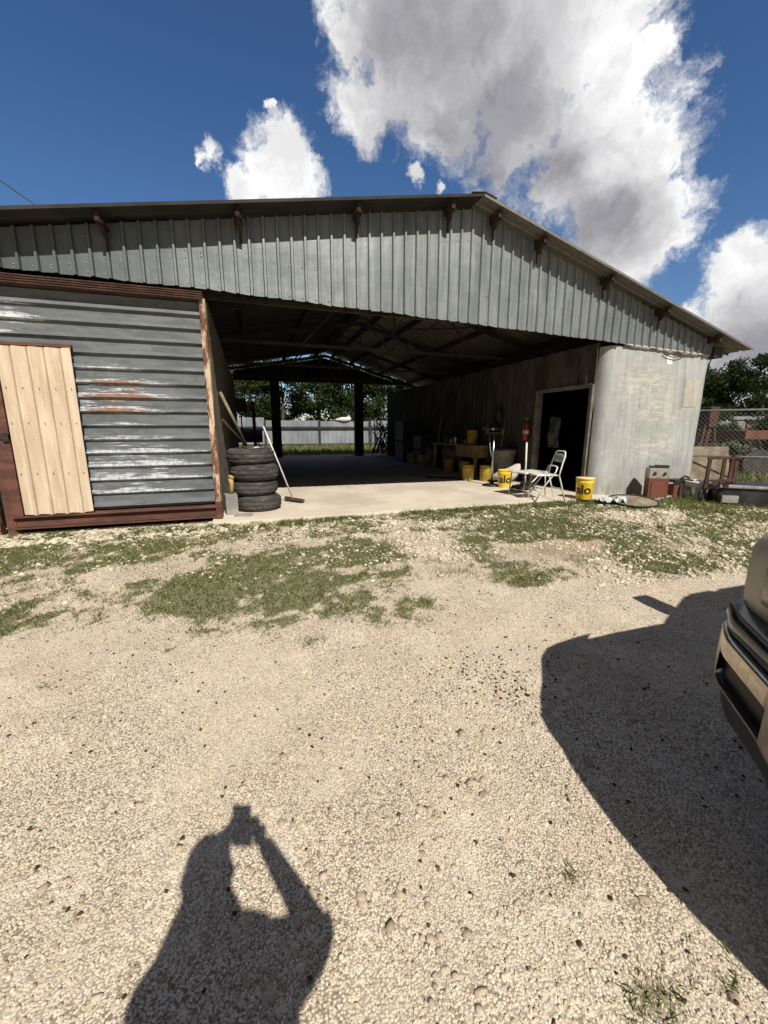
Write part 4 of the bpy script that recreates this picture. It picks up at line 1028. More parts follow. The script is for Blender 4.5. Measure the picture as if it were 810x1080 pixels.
# rusty chain link gate/fence running towards +X -Y
cf = thing('chain_link_fence', 'galvanised chain link fence with two rails running right from the container corner', 'fence', (8.8, 6.1, .2))
fa = Vector((8.62, 6.22, 0)); fb = Vector((12.2, 2.95, 0))
q = MB()
q.tube([fa+Vector((0,0,1.84)), fb+Vector((0,0,1.84))], .02, 8); q.build('top_rail', MT['galvplain'], cf)
q = MB(); q.tube([fa+Vector((0,0,.93)), fb+Vector((0,0,.93))], .018, 8); q.build('middle_rail', MT['galvplain'], cf)
for t_ in (0.02, .5, 1.):
    p_ = fa.lerp(fb, t_); q = MB(); q.tube([p_+Vector((0,0,.05)), p_+Vector((0,0,1.95))], .028, 10); q.build('post', MT['galvplain'], cf)
L = (fb-fa).length; u_ = (fb-fa)/L; q = MB(); k = -1.6
wires = MB()
while k < L:
    for sgn in (1, -1):
        a0, a1 = k, k+1.6
        pts = []
        z0, z1 = (.2, 1.8) if sgn > 0 else (1.8, .2)
        c0, c1 = max(a0, 0), min(a1, L)
        za = z0+(z1-z0)*(c0-a0)/1.6; zb2 = z0+(z1-z0)*(c1-a0)/1.6
        wires.tube([fa+u_*c0+Vector((0,.004*sgn,za)), fa+u_*c1+Vector((0,.004*sgn,zb2))], .0016, 3, cap=False)
    k += .085
wires.build('wire_mesh', MT['galvplain'], cf, recalc=False)
# machinery beyond
af = local('rusty_a_frame', 'rusty A-shaped hoist frame with hanging parts behind the fence', 'hoist')
for a, b in (((-.45, 0, 0), (-.05, 0, 1.75)), ((.5, 0, 0), (.08, 0, 1.75)), ((-.35, .6, 0), (-.02, .1, 1.75)), ((.4, .6, 0), (.05, .1, 1.75))):
    q = MB(); q.tube([a, b], .04, 8); q.build('leg', MT['rust'], af)
q = MB(); q.box(-.16, .18, -.1, .2, 1.3, 1.85); q.tube([(0, 0, 1.3), (-.1, 0, .6)], .06, 8); q.build('hoist_body', MT['rust'], af, bevel=.03)
q = MB(); q.beam((-.4, 0, .85), (.45, 0, .85), .05, .06); q.beam((-.3, 0, .85), (.05, 0, .4), .04, .04); q.build('crossbar', MT['darksteel'], af)
place(af, (12.0, 8.1, .2))
rt_ = local('rusty_trailer', 'low rusty red flat trailer with dark frame beyond the fence', 'trailer')
q = MB(); q.box(-1.3, 1.5, -.7, .7, 1.0, 1.22); q.build('deck', MT['brick'], rt_)
q = MB()
for k in range(12): q.beam((-1.2+k*.23, -.68, .98), (-1.05+k*.23, -.68, .6), .04, .05)
q.beam((-1.25, -.68, .58), (1.4, -.68, .58), .06, .08); q.build('truss_side', MT['darksteel'], rt_)
for s in (-.9, .0, .9):
    q = MB(); q.tube([(s, -.72, .38), (s, -.5, .38)], .36, 24); q.build('wheel', MT['rubber'], rt_)
place(rt_, (13.9, 7.4, .2), R(-30))
for x_, y_, lb in ((18.2, 12.2, 'pale grey concrete block stack farthest left behind the fence'), (18.95, 12.0, 'pale grey concrete block stack with notched top nearest the trailer')):
    t_ = local('concrete_block_stack', lb, 'blocks')
    q = MB(); q.box(-.42, .42, -.3, .3, 0, 1.25); q.build('lower_block', MT['greywood'], t_, bevel=.02)
    q = MB(); q.box(-.40, -.1, -.28, .28, 1.255, 1.55); q.box(.12, .41, -.28, .28, 1.255, 1.55); q.build('upper_block', MT['greywood'], t_, bevel=.02)
    place(t_, (x_, y_, .2), R(-30))
pk = local('faded_pink_shed', 'low faded pink board shed far behind the trailer', 'shed')
q = MB(); q.box(-2.5, 3.5, -1, 1, 0, 1.75); q.build('board_wall', MT['pinkwall'], pk)
q = MB(); q.prism([(-1.2, 1.75), (1.2, 1.75), (0, 1.95)], 'x', -2.6, 3.6); q.build('roof', MT['galvplain'], pk)
for k in range(5): q = MB(); q.box(-2.3+k*1.2, -2.2+k*1.2, -1.06, -1.003, 0, 1.7); q.build('batten', MT['rust'], pk)
place(pk, (28.5, 16.5, .2), R(-35))

# ------------------------------------------------------------------ rear yard sheet fence
ff = thing('sheet_metal_fence', 'pale blue-grey sheet metal fence with dark rail across the yard behind the shed', 'fence', (4, 27.9, .2))
for k, x_ in enumerate(np.arange(-9.5, 19, 3.5)):
    tp = 2.14 if x_ < 1 else 1.98-.02*((k*7) % 5)
    vsheet(float(x_)+.02, float(x_)+3.46, 27.9, lambda x: .42, lambda x, tp=tp: tp, rows=1, pitch=.3).build('panel', MT['fencesheet'], ff, recalc=False)
    q = MB(); q.box(x_-.06, x_+.06, 27.7, 27.8, .15, 2.0); q.build('post', MT['darksteel'], ff)
q = MB(); q.beam((-9.5, 27.78, 1.5), (22, 27.78, 1.5), .06, .13); q.beam((-9.5, 27.78, .42), (22, 27.78, .42), .05, .06); q.build('rail', MT['darksteel'], ff)
hp = local('white_rag', 'white bundle lying on top of the rear sheet metal fence', 'rag'); q = MB(); q.ball((0,0,.08), .38, 12, (1.3, .4, .4)); q.ball((-.35,0,.06), .2, 10, (1.3,.4,.4)); q.ball((.3,0,.16), .2, 10, (1,.4,.6)); q.build('cloth', MT['white'], hp); place(hp, (6.2, 27.85, 1.97))

# ------------------------------------------------------------------ trees
def tree_meshes(seed, H, Rr, trunk):
    r = np.random.default_rng(seed); rr = random.Random(seed)
    mb = MB(); mb.tube([(0,0,0), (.05,.03,H*.25), (-.03,.06,H*.5), (.04,0,H*.8)], [trunk, trunk*.8, trunk*.55, trunk*.15], 10)
    nb_ = 46; C = []
    for i in range(nb_):
        a = rr.uniform(0, 2*PI); h = rr.uniform(.16, 1.0); prof = math.sin(PI*min(.98, (h-.05)/1.0))**.6
        rad = Rr*prof*rr.uniform(.35, 1.0); c = Vector((rad*math.cos(a), rad*math.sin(a), H*h*rr.uniform(.9, 1.04))); C.append(c)
        if i % 4 == 0:
            mb.tube([(0,0,c.z*.6), Vector((c.x*.5, c.y*.5, c.z*.85)), c], [trunk*.35, trunk*.2, .02], 6)
    per = 260; C = np.array([tuple(c) for c in C]); n = nb_*per
    cc = np.repeat(C, per, 0); rad = np.repeat(r.uniform(.35, .8, nb_)*Rr*.52, per)
    d = r.normal(size=(n, 3)); d /= np.linalg.norm(d, axis=1)[:, None]
    P = cc+d*(rad*r.random(n)**.45)[:, None]*np.array([1, 1, .75])
    s = r.uniform(.06, .15, n)
    u = r.normal(size=(n, 3)); u /= np.linalg.norm(u, axis=1)[:, None]; w = np.cross(u, r.normal(size=(n, 3))); w /= np.linalg.norm(w, axis=1)[:, None]
    q0 = P-u*s[:, None]; q1 = P+w*s[:, None]*.5; q2 = P+u*s[:, None]; q3 = P-w*s[:, None]*.5
    VV = np.stack([q0, q1, q2, q3], 1).reshape(-1, 3); FF = np.arange(n*4).reshape(n, 4)
    return mb, VV, FF
protos = []
for i, (H, Rr, tk) in enumerate(((7.2, 2.9, .2), (6.2, 3.1, .16), (8.2, 2.6, .22))):
    mb, VV, FF = tree_meshes(40+i, H, Rr, tk)
    t_ = local('leafy_tree', 'x', 'tree', 'trees beyond the yards')
    mb.build('trunk', MT['bark'], t_, loc=(0,0,0))
    c_ = np_mesh('crown', VV, FF, MT['leaf'], 4); c_.parent = t_; protos.append(t_)
spots = []
for i, x_ in enumerate(np.arange(-8, 24, 2.7)): spots.append((float(x_)+random.uniform(-.6, .6), 31.5+random.uniform(0, 2.5), 'r'))
for i in range(15):
    a_ = R(47+i*2.6); d_ = 46+random.uniform(-4, 5); spots.append((d_*math.sin(a_), d_*math.cos(a_), 's'))
first = set()
nr = len([s for s in spots if s[2] == 'r']); ir = is_ = 0
ords = ['first', 'second', 'third', 'fourth', 'fifth', 'sixth', 'seventh', 'eighth', 'ninth', 'tenth', 'eleventh', 'twelfth', 'thirteenth', 'fourteenth', 'fifteenth', 'sixteenth']
for i, (x_, y_, z_) in enumerate(spots):
    k = (i*2+i//3) % 3; kind_ = ('rounded', 'bushy', 'tall slim')[k]
    if z_ == 'r': lb = '%s dark green tree behind the rear fence, %s from the left' % (kind_, ords[ir]); ir += 1
    else: lb = '%s dark tree on the far right treeline, %s from the left' % (kind_, ords[is_]); is_ += 1
    scl = random.uniform(.88, 1.08)*(1.0 if z_ == 'r' else .95)
    if k not in first:
        first.add(k); o = protos[k]; o.location = (x_, y_, .15); o.rotation_euler = (0, 0, random.random()*6); o.scale = (scl,)*3; o['label'] = lb
    else: dup(protos[k], (x_, y_, .15), random.random()*6, lb, scale=(scl*1.05, scl*1.05, scl))

for i, (x_, y_, sc__, lb) in enumerate(((15.2, 9.8, .24, 'low dark shrub just behind the trailer deck'), (17.0, 9.0, .30, 'dense low shrub beyond the right end of the trailer'), (12.6, 10.2, .20, 'small shrub behind the rusty hoist'), (21.5, 14.5, .36, 'rounded shrub in the far yard behind the block stacks'), (24.5, 13.0, .34, 'wide shrub in the far yard right of the block stacks'))):
    o = dup(protos[1], (x_, y_, .1), i*1.3, lb, scale=(sc__*1.3, sc__*1.3, sc__)); o.name = 'shrub'; o['category'] = 'shrub'; o['group'] = 'shrubs behind the fence'
# overhead wire
pw = MB(); a = Vector((-3.94, 10, 5.9)); b = Vector((-2.2, 10.2, 4.35))
pts = [Vector((-16, 9.2, 13.2)), Vector((-4.6, 10, 6.26)), Vector((-3.3, 10.1, 5.4)), Vector((-2.2, 10.2, 4.62)), Vector((-1.5, 10.3, 4.05))]
o = pw.tube(pts, .012, 6).build('overhead_wire', MT['black']); tag(o, 'thin black overhead wire dropping to the shed roof at the far left', 'wire')

# ------------------------------------------------------------------ truck
tk = thing('pickup_truck', 'dusty champagne pickup truck with chrome bumper parked nose-in at the right edge', 'truck', (4.2, 0, 0))
def paint():
    m, t, b = newmat('dusty_champagne_paint')
    p = wallpos(t)
    c = t.mix(t.ramp(t.noise(p, 6, 6, .7), .35, .7), (.33, .285, .22), (.44, .39, .31))
    c = t.mix(t.ramp(t.noise(t.vmath('MULTIPLY', p, (3, 3, 1)), 14, 6, .75), .5, .75, 0, .6), c, (.22, .18, .13))
    c = t.mix(t.ramp(t.noise(p, 120, 3, .7), .55, .7, 0, .6), c, (.56, .50, .40))
    t.put(b.inputs['Base Color'], c); b.inputs['Metallic'].default_value = .1; b.inputs['Roughness'].default_value = .55
    b.inputs['Coat Weight'].default_value = .12; b.inputs['Coat Roughness'].default_value = .2
    return m
MT['paint'] = paint()
MT['bumper'] = mat('dusty_chrome', (.66, .58, .45), (.52, .44, .33), 26, rough=.27, metal=.7, grime=(.36, .29, .20), gs=14, bump=.15, bscale=120)
MT['glossblack'] = mat('gloss_black', (.012, .012, .014), (.02, .02, .024), 6, rough=.18)
MT['lens'] = mat('headlamp_lens', (.24, .20, .15), (.36, .30, .23), 10, rough=.2, spec=.6)
MT['glassdark'] = mat('tinted_glass', (.01, .012, .012), None, rough=.05)
YC = .03
def nose_x(y, off=0):                     # plan curve of the front end
    a = abs(y-YC); k = math.log(1+math.exp((a-.57)*22))/22
    return 1.30+off+.09*(min(a, .7)/.6)**2+.80*k+1.5*max(0, a-.93)**1.5
# body loft
def section(x):
    # half width and heights at station x
    hw = .94 if x > 2.0 else .86+.08*max(0, (x-1.6))/.4
    return hw
stations = [(1.70, .70, .76, 1.02), (1.76, .84, .74, 1.08), (1.86, .94, .72, 1.12), (2.05, 1.02, .60, 1.16), (2.6, 1.01, .42, 1.20), (3.15, .975, .40, 1.23), (4.2, .98, .38, 1.24), (5.2, .98, .38, 1.24), (5.25, .98, .38, 1.26), (7.1, .97, .42, 1.26), (7.16, .93, .5, 1.22)]
q = MB(); vs = []; NS = 14
for x, hw, zb_, zt_ in stations:
    ring = [(-hw*.98, zb_), (-hw, zb_+.12), (-hw-.01, zt_-.36), (-hw+.005, zt_-.18), (-hw+.05, zt_-.05), (-hw+.14, zt_), (-hw*.35, zt_+.035)]
    ring = ring+[(-a, z) for a, z in reversed(ring)]
    bow = 0
    for a, z in ring:
        xx = x
        if x < 1.9: xx = x-.20*(1-(abs(a)/max(hw, .1))**2)*(1.9-x)/.28
        vs.append((xx, YC+a, z))
fs = [(j*NS+i, j*NS+(i+1) % NS, (j+1)*NS+(i+1) % NS, (j+1)*NS+i) for j in range(len(stations)-1) for i in range(NS)]
fs += [tuple(range(NS))[::-1], tuple((len(stations)-1)*NS+i for i in range(NS))]
q.add(vs, fs, True); body = q.build('body', MT['paint'], tk)
# wheel arches cut
for wx in (2.45, 6.05):
    cq = MB(); cq.tube([(wx, YC-1.2, .42), (wx, YC+1.2, .42)], .50, 40); cu = cq.build('cut', None, tk)
    md = body.modifiers.new('b', 'BOOLEAN'); md.object = cu; md.operation = 'DIFFERENCE'; md.solver = 'EXACT'
    dg = bpy.context.evaluated_depsgraph_get(); dg.update()
    me = bpy.data.meshes.new_from_object(body.evaluated_get(dg)); body.modifiers.clear(); body.data = me; bpy.data.objects.remove(cu)
# inner liner
q = MB(); q.box(1.9, 6.9, YC-.72, YC+.72, .45, .98); q.build('chassis', MT['black'], tk)
# cab
q = MB(); lo = [(3.05, .86), (5.2, .86)]; 
cabv = [(3.02, -.90, 1.22), (5.18, -.90, 1.22), (5.18, .90, 1.22), (3.02, .90, 1.22), (3.75, -.68, 1.78), (4.98, -.69, 1.78), (4.98, .69, 1.78), (3.75, .68, 1.78)]
q.add([(x, YC+y, z) for x, y, z in cabv], [(0,3,2,1),(4,5,6,7),(0,1,5,4),(1,2,6,5),(2,3,7,6),(3,0,4,7)]); cab = q.build('cab', MT['paint'], tk, bevel=.06)
def quad_on(a, b, c, d, off, name, m, par):
    A_, B_, C_, D_ = map(Vector, (a, b, c, d)); n_ = (B_-A_).cross(D_-A_).normalized()*off
    qq = MB(); qq.add([A_+n_, B_+n_, C_+n_, D_+n_], [(0,1,2,3)]); return qq.build(name, m, par, recalc=False)
quad_on((3.10, YC-.80, 1.27), (3.10, YC+.80, 1.27), (3.70, YC+.62, 1.73), (3.70, YC-.62, 1.73), -.012, 'windscreen', MT['glassdark'], cab)
for s in (-1, 1):
    for x0, x1, x2, x3 in ((3.35, 4.15, 4.12, 3.85), (4.22, 5.05, 4.92, 4.2)):
        quad_on((x0, YC+s*.885, 1.27), (x1, YC+s*.885, 1.27), (x2, YC+s*.73, 1.71), (x3, YC+s*.73, 1.71), .014*(1 if s < 0 else -1), 'side_window', MT['glassdark'], cab)
    m_ = MB(); m_.box(3.22, 3.42, YC+s*1.06-.08, YC+s*1.06+.08, 1.19, 1.43); mm = m_.build('mirror', MT['blackplastic'], tk, bevel=.03)
    m_ = MB(); m_.beam((3.36, YC+s*.88, 1.26), (3.34, YC+s*1.02, 1.29), .08, .07); m_.build('mirror_arm', MT['blackplastic'], mm)
    # door seams and handles
    m_ = MB(); m_.box(4.0, 4.16, YC+s*.99-.012, YC+s*.99+.012, 1.04, 1.07); m_.build('door_handle', MT['blackplastic'], tk)
    m_ = MB()
    for x_ in (3.2, 4.19, 5.15): m_.box(x_, x_+.008, YC+s*.985-.006, YC+s*.985+.006, .5, 1.2)
    m_.build('door_seams', MT['black'], tk)
    for wx in (2.45, 6.05):
        w = MB(); prof = [(.23, -.10), (.30, -.13), (.37, -.12), (.405, -.09), (.41, 0), (.405, .09), (.37, .12), (.30, .13), (.23, .10)]
        w.lathe(prof, (wx, YC+s*.83, .40), n=40, mtx=Matrix.Rotation(R(90), 3, 'X')); wh = w.build('wheel', MT['rubber'], tk)
        w = MB(); w.lathe([(.232, .09*1), (.20, .06), (.07, .03), (.0, .05)], (wx, YC+s*.83, .40), n=24, mtx=Matrix.Rotation(R(90)*(-s), 3, 'X')); w.lathe([(.232, -.09), (.235, .09)], (wx, YC+s*.83, .40), n=24, mtx=Matrix.Rotation(R(90), 3, 'X')); w.build('rim', MT['chrome'], wh)
# load bed opening
q = MB(); q.box(5.30, 7.02, YC-.82, YC+.82, 1.27, 1.285); q.build('bed_cover', MT['blackplastic'], tk, bevel=.004)
# front: panels swept along the plan curve
def sweep(y0, y1, prof, n=28, off=0, name='x', m=None, par=None, smooth=True):
    """prof: list of (dx forward offset, z) ; dx positive pushes forward (toward -X)"""
    q = MB(); vs = []; P_ = len(prof)
    for i in range(n+1):
        y = y0+(y1-y0)*i/n
        for dx, z in prof: vs.append((nose_x(y, off)-dx, y, z))
    q.add(vs, [(i*P_+j, i*P_+j+1, (i+1)*P_+j+1, (i+1)*P_+j) for i in range(n) for j in range(P_-1)], smooth)
    return q.build(name, m, par, recalc=False)
Y0, Y1 = YC-1.04, YC+1.04
# bumper face: upper bar, hole band with lamp recesses, lower bar
BO = .0
bp_ = sweep(Y0, Y1, [(-.12, .69), (-.012, .695), (.0, .688), (.004, .655), (.006, .622)], name='bumper', m=MT['bumper'], par=tk, off=BO, smooth=False, n=60)
sweep(Y0, Y1, [(-.035, .699), (-.012, .703), (.002, .698), (.006, .690)], name='bumper_edge', m=MT['chrome'], par=bp_, off=BO, n=60)
sweep(Y0, Y1, [(.012, .512), (.010, .50), (-.005, .485), (-.08, .475)], name='bumper_lower', m=MT['bumper'], par=bp_, off=BO, n=60)
HA, HB = YC+.68, YC+.985
for a, b in ((YC-.68, HA), (HB, Y1), (Y0, YC-.985)): sweep(a, b, [(.006, .623), (.012, .511)], n=40, name='bumper_middle', m=MT['bumper'], par=bp_, off=BO)
for a, b in ((HA-.06, HB+.03), (YC-1.015, YC-.62)):
    sweep(a, b, [(-.035, .70), (-.035, .47)], n=12, name='fog_lamp_recess', m=MT['black'], par=bp_, off=BO)
for ya in (HA, HB):
    q = MB(); q.add([(nose_x(ya)-.011, ya, .525), (nose_x(ya)-.007, ya, .606), (nose_x(ya)+.05, ya, .606), (nose_x(ya)+.05, ya, .525)], [(0,1,2,3)])
    q.build('recess_side', MT['black'], bp_, recalc=False)
sweep(Y0+.02, Y1-.02, [(-.20, .805), (-.035, .802), (-.008, .79), (.004, .765), (-.010, .72), (-.03, .70)], name='bumper_pad', m=MT['glossblack'], par=tk, off=.005, n=60)
sweep(Y0+.03, Y1-.05, [(-.02, .475), (-.03, .38), (-.06, .33), (-.35, .32)], name='air_dam', m=MT['blackplastic'], par=tk, off=.02, n=60)
# grille and headlamps and nose panel
def nose2(y, dx): return nose_x(y)*.9+.158+dx
def face(y0, y1, prof, n, name, m, par):
    q = MB(); vs = []; P_ = len(prof)
    for i in range(n+1):
        y = y0+(y1-y0)*i/n
        for dx, z in prof: vs.append((nose2(y, dx), y, z))
    q.add(vs, [(i*P_+j, i*P_+j+1, (i+1)*P_+j+1, (i+1)*P_+j) for i in range(n) for j in range(P_-1)], True)
    return q.build(name, m, par, recalc=False)
gr = face(YC-.55, YC+.55, [(.10, .82), (.08, .84), (.082, 1.03), (.11, 1.05)], 12, 'grille', MT['black'], tk)
q = MB()
for z in (.86, .93, 1.0):
    q.tube([(nose2(YC+y, .072), YC+y, z) for y in np.linspace(-.54, .54, 12)], .014, 8)
q.build('grille_bars', MT['bumper'], gr)
for s in (-1, 1):
    a, b = (YC+.58, YC+.87) if s > 0 else (YC-.87, YC-.58)
    hl = face(a, b, [(.11, .855), (.088, .87), (.083, 1.0), (.11, 1.035)], 10, 'headlight', MT['lens'], tk)
    y_ = (a+b)/2; q = MB(); q.tube([(nose2(y_, .082), y_, .935), (nose2(y_, .078), y_, .935)], [.06, .06], 18); q.build('reflector', MT['chrome'], hl)
    q = MB()
    for k in range(6): q.tube([(nose2(a+.03+k*.02, .080), a+.03+k*.02, .88), (nose2(a+.03+k*.02, .080), a+.03+k*.02, .99)], .004, 5)
    q.build('lens_ribs', MT['greyback'], hl)
q = MB(); vs = []; prof = [(.115, .802), (.105, .85), (.10, .98), (.11, 1.06), (.16, 1.10), (.27, 1.135), (.46, 1.165), (.62, 1.18)]; n_ = 48
for i in range(n_+1):
    y = Y0+.03+(Y1-Y0-.06)*i/n_; a = abs(y-YC)
    for dx, z in prof:
        dz = .035*max(0, (a-.80)/.22)**2*max(0, (z-.9)/.28)
        vs.append((nose_x(y)*.9+.158+dx-.10*(a > 5), YC+(y-YC)*(1-.012*(z-.8)), z-dz+.012*(1-a)*(z > 1.1)))
P_ = len(prof); q.add(vs, [(i*P_+j, i*P_+j+1, (i+1)*P_+j+1, (i+1)*P_+j) for i in range(n_) for j in range(P_-1)], True)
np_ = q.build('nose_panel', MT['paint'], tk, recalc=False)

# ------------------------------------------------------------------ the photographer, standing behind the phone
ph = local('smartphone', 'black smartphone held upright at eye level by the photographer', 'phone')
q = MB(); q.box(-.037, .037, -.004, .004, -.135, .018); q.build('case', MT['glossblack'], ph, bevel=.003)
q = MB(); q.box(-.034, .034, -.0052, -.0044, -.131, .014); q.build('screen', MT['glassdark'], ph)
place(ph, (-.0, -.016, CZ), -YAW, -TH*.9)
pe = local('person', 'person in dark shirt and jeans holding a phone up with both hands', 'person')
def skin_obj(name, verts, edges, rad, m, parent, sub=2, root=0):
    me = bpy.data.meshes.new(name); me.from_pydata([tuple(v) for v in verts], edges, []); ob = bpy.data.objects.new(name, me); col.objects.link(ob)
    md = ob.modifiers.new('s', 'SKIN'); md.use_smooth_shade = True
    for i, r_ in enumerate(rad):
        sv = me.skin_vertices[0].data[i]; sv.radius = r_ if isinstance(r_, tuple) else (r_, r_); sv.use_root = (i == root)
    ss = ob.modifiers.new('u', 'SUBSURF'); ss.levels = sub; ss.render_levels = sub
    dg = bpy.context.evaluated_depsgraph_get(); dg.update(); nm_ = bpy.data.meshes.new_from_object(ob.evaluated_get(dg))
    bpy.data.objects.remove(ob); nm_.materials.clear(); nm_.materials.append(m); o2 = bpy.data.objects.new(name, nm_); col.objects.link(o2); o2.parent = parent
    nm_.polygons.foreach_set('use_smooth', [True]*len(nm_.polygons)); return o2
skinm = mat('skin', (.42, .25, .17), (.48, .29, .20), 10, rough=.55)
shirt = mat('dark_shirt', (.05, .06, .09), (.07, .08, .11), 10, rough=.9, bump=.2)
jean = mat('blue_jeans', (.05, .07, .12), (.08, .10, .16), 14, rough=.9, bump=.3)
PX, PY = -.05, -.36
Vb = [(PX, PY, .90), (PX, PY, 1.08), (PX, PY+.01, 1.24), (PX, PY+.01, 1.33), (PX-.02, PY+.03, 1.41), (PX-.05, PY+.06, 1.47),   # 0..5 pelvis to head base
      (PX-.19, PY, 1.30), (PX-.20, PY+.20, 1.12), (PX-.06, PY+.335, 1.36),                # 6..8 left arm
      (PX+.19, PY, 1.30), (PX+.25, PY+.18, 1.15), (PX+.11, PY+.33, 1.37),                 # 9..11 right arm
      (PX-.10, PY, .84), (PX-.12, PY+.02, .47), (PX-.13, PY-.01, .09), (PX-.14, PY+.15, .035),  # left leg
      (PX+.10, PY, .84), (PX+.12, PY+.03, .47), (PX+.13, PY-.02, .09), (PX+.15, PY+.14, .035)]
Eb = [(0,1),(1,2),(2,3),(3,4),(4,5),(3,6),(6,7),(7,8),(3,9),(9,10),(10,11),(0,12),(12,13),(13,14),(14,15),(0,16),(16,17),(17,18),(18,19)]
Rb = [(.17,.12),(.18,.125),(.18,.12),(.125,.09),.055,.06,.065,.05,.028,.065,.05,.028,.088,.062,.045,.04,.088,.062,.045,.04]
skin_obj('body', Vb, Eb, Rb, skinm, pe)
def sub(ids, name, m, infl, root=0, extra=None):
    mp = {v: i for i, v in enumerate(ids)}; vs = [Vb[i] for i in ids]; es = [(mp[a], mp[b]) for a, b in Eb if a in mp and b in mp]
    rd = [tuple(x+infl for x in Rb[i]) if isinstance(Rb[i], tuple) else Rb[i]+infl for i in ids]
    return skin_obj(name, vs, es, rd, m, pe, root=root)
_sv = (Vb[8], Vb[11]); Vb[8] = tuple(Vector(Vb[7]).lerp(Vector(Vb[8]), .12)); Vb[11] = tuple(Vector(Vb[10]).lerp(Vector(Vb[11]), .12)); r8 = Rb[8]; Rb[8] = Rb[11] = .046
sub([0,1,2,3,6,7,8,9,10,11], 'shirt', shirt, .014)
Vb[8], Vb[11] = _sv; Rb[8] = Rb[11] = r8
Rb14 = Rb[14]; Rb[14] = Rb[18] = .055
sub([0,12,13,14,16,17,18], 'jeans', jean, .016)
# head
q = MB(); hc = Vector((PX-.055, PY+.09, 1.535)); vs = []; nL, nM = 18, 24
for j in range(nL+1):
    ph_ = PI*j/nL; 
    for i in range(nM):
        a = 2*PI*i/nM; x_ = math.sin(ph_)*math.sin(a); y_ = math.sin(ph_)*math.cos(a); z_ = math.cos(ph_)
        jaw = 1-.22*max(0, -z_)**1.2
        X_, Y_, Z_ = x_*.074*jaw, y_*.093*(jaw if y_ > 0 else 1-.35*max(0, -z_)), z_*.113
        if y_ > 0:
            Y_ += .022*math.exp(-((X_/.012)**2+((Z_+.018)/.022)**2))           # nose
            Y_ -= .010*math.exp(-(((abs(X_)-.030)/.015)**2+((Z_-.006)/.013)**2)) # eye sockets
            Y_ += .006*math.exp(-((X_/.024)**2+((Z_+.055)/.008)**2))            # lips
            Y_ += .008*math.exp(-((X_/.025)**2+((Z_+.095)/.015)**2))
        vs.append(hc+Vector((X_, Y_, Z_)))
q.add(vs, [(j*nM+i, (j+1)*nM+i, (j+1)*nM+(i+1) % nM, j*nM+(i+1) % nM) for j in range(nL) for i in range(nM)], True)
hd_ = q.build('head', skinm, pe)
for s in (-1, 1):
    q = MB(); q.ball(hc+Vector((s*.030, .078, .006)), .012, 10); q.build('eye', MT['white'], hd_)
    q = MB(); q.ball(hc+Vector((s*.078, -.005, -.005)), .028, 10, (.35, .6, 1)); q.build('ear', skinm, hd_)
q = MB(); vs = []
for j in range(10):
    ph_ = PI*.62*j/9
    for i in range(24):
        a = 2*PI*i/24; lim = 1 if math.cos(a) < .2 else .62
        p2 = ph_*lim; vs.append(hc+Vector((math.sin(p2)*math.sin(a)*.083, math.sin(p2)*math.cos(a)*.101-.004, math.cos(p2)*.124)))
q.add(vs, [(j*24+i, (j+1)*24+i, (j+1)*24+(i+1) % 24, j*24+(i+1) % 24) for j in range(9) for i in range(24)], True); q.build('hair', mat('dark_hair', (.02, .014, .01), (.04, .03, .02), 40, rough=.8, bump=.5), pe)
# hands gripping the sides of the phone
for s in (-1, 1):
    wr = Vector(Vb[8] if s < 0 else Vb[11])
    side = Vector((s*.047*math.cos(YAW), -s*.047*math.sin(YAW)-.022, 1.405))
    pv = [wr, wr.lerp(side, .45)+Vector((s*.006, -.004, 0)), side+Vector((s*.012, -.012, .0))]; pe_ = [(0,1),(1,2)]; pr = [.025, (.024, .030), (.020, .030)]
    fwd = Vector((math.sin(YAW), math.cos(YAW), 0)); inn = Vector((-s*math.cos(YAW), s*math.sin(YAW), 0))
    for k in range(4):
        z_ = (-.030+.019*k); ln = (.8, .95, 1, .9)[k]
        a_ = side+Vector((s*.006, 0, z_)); b_ = a_+fwd*.030*ln+inn*.004; c_ = b_+inn*.022*ln+fwd*.004; d_ = c_+inn*.012*ln-fwd*.004
        i0 = len(pv); pv += [a_, b_, c_, d_]; pr += [.010, .0088, .0082, .0072]; pe_ += [(2, i0), (i0, i0+1), (i0+1, i0+2), (i0+2, i0+3)]
    i0 = len(pv); a_ = side+Vector((s*.008, -.016, -.012)); b_ = a_+inn*.018+Vector((0, -.008, .026)); c_ = b_+inn*.014+Vector((0, .002, .022)); pv += [a_, b_, c_]; pr += [.012, .0105, .009]; pe_ += [(1, i0), (i0, i0+1), (i0+1, i0+2)]
    skin_obj('hand', pv, pe_, pr, skinm, pe)
for s in (-1, 1):
    q = MB(); q.ball((PX+s*.14, PY+.07, .05), .05, 14, (1.0, 2.6, .9)); q.build('shoe', mat('dark_shoe', (.04, .03, .025), None, rough=.6), pe)

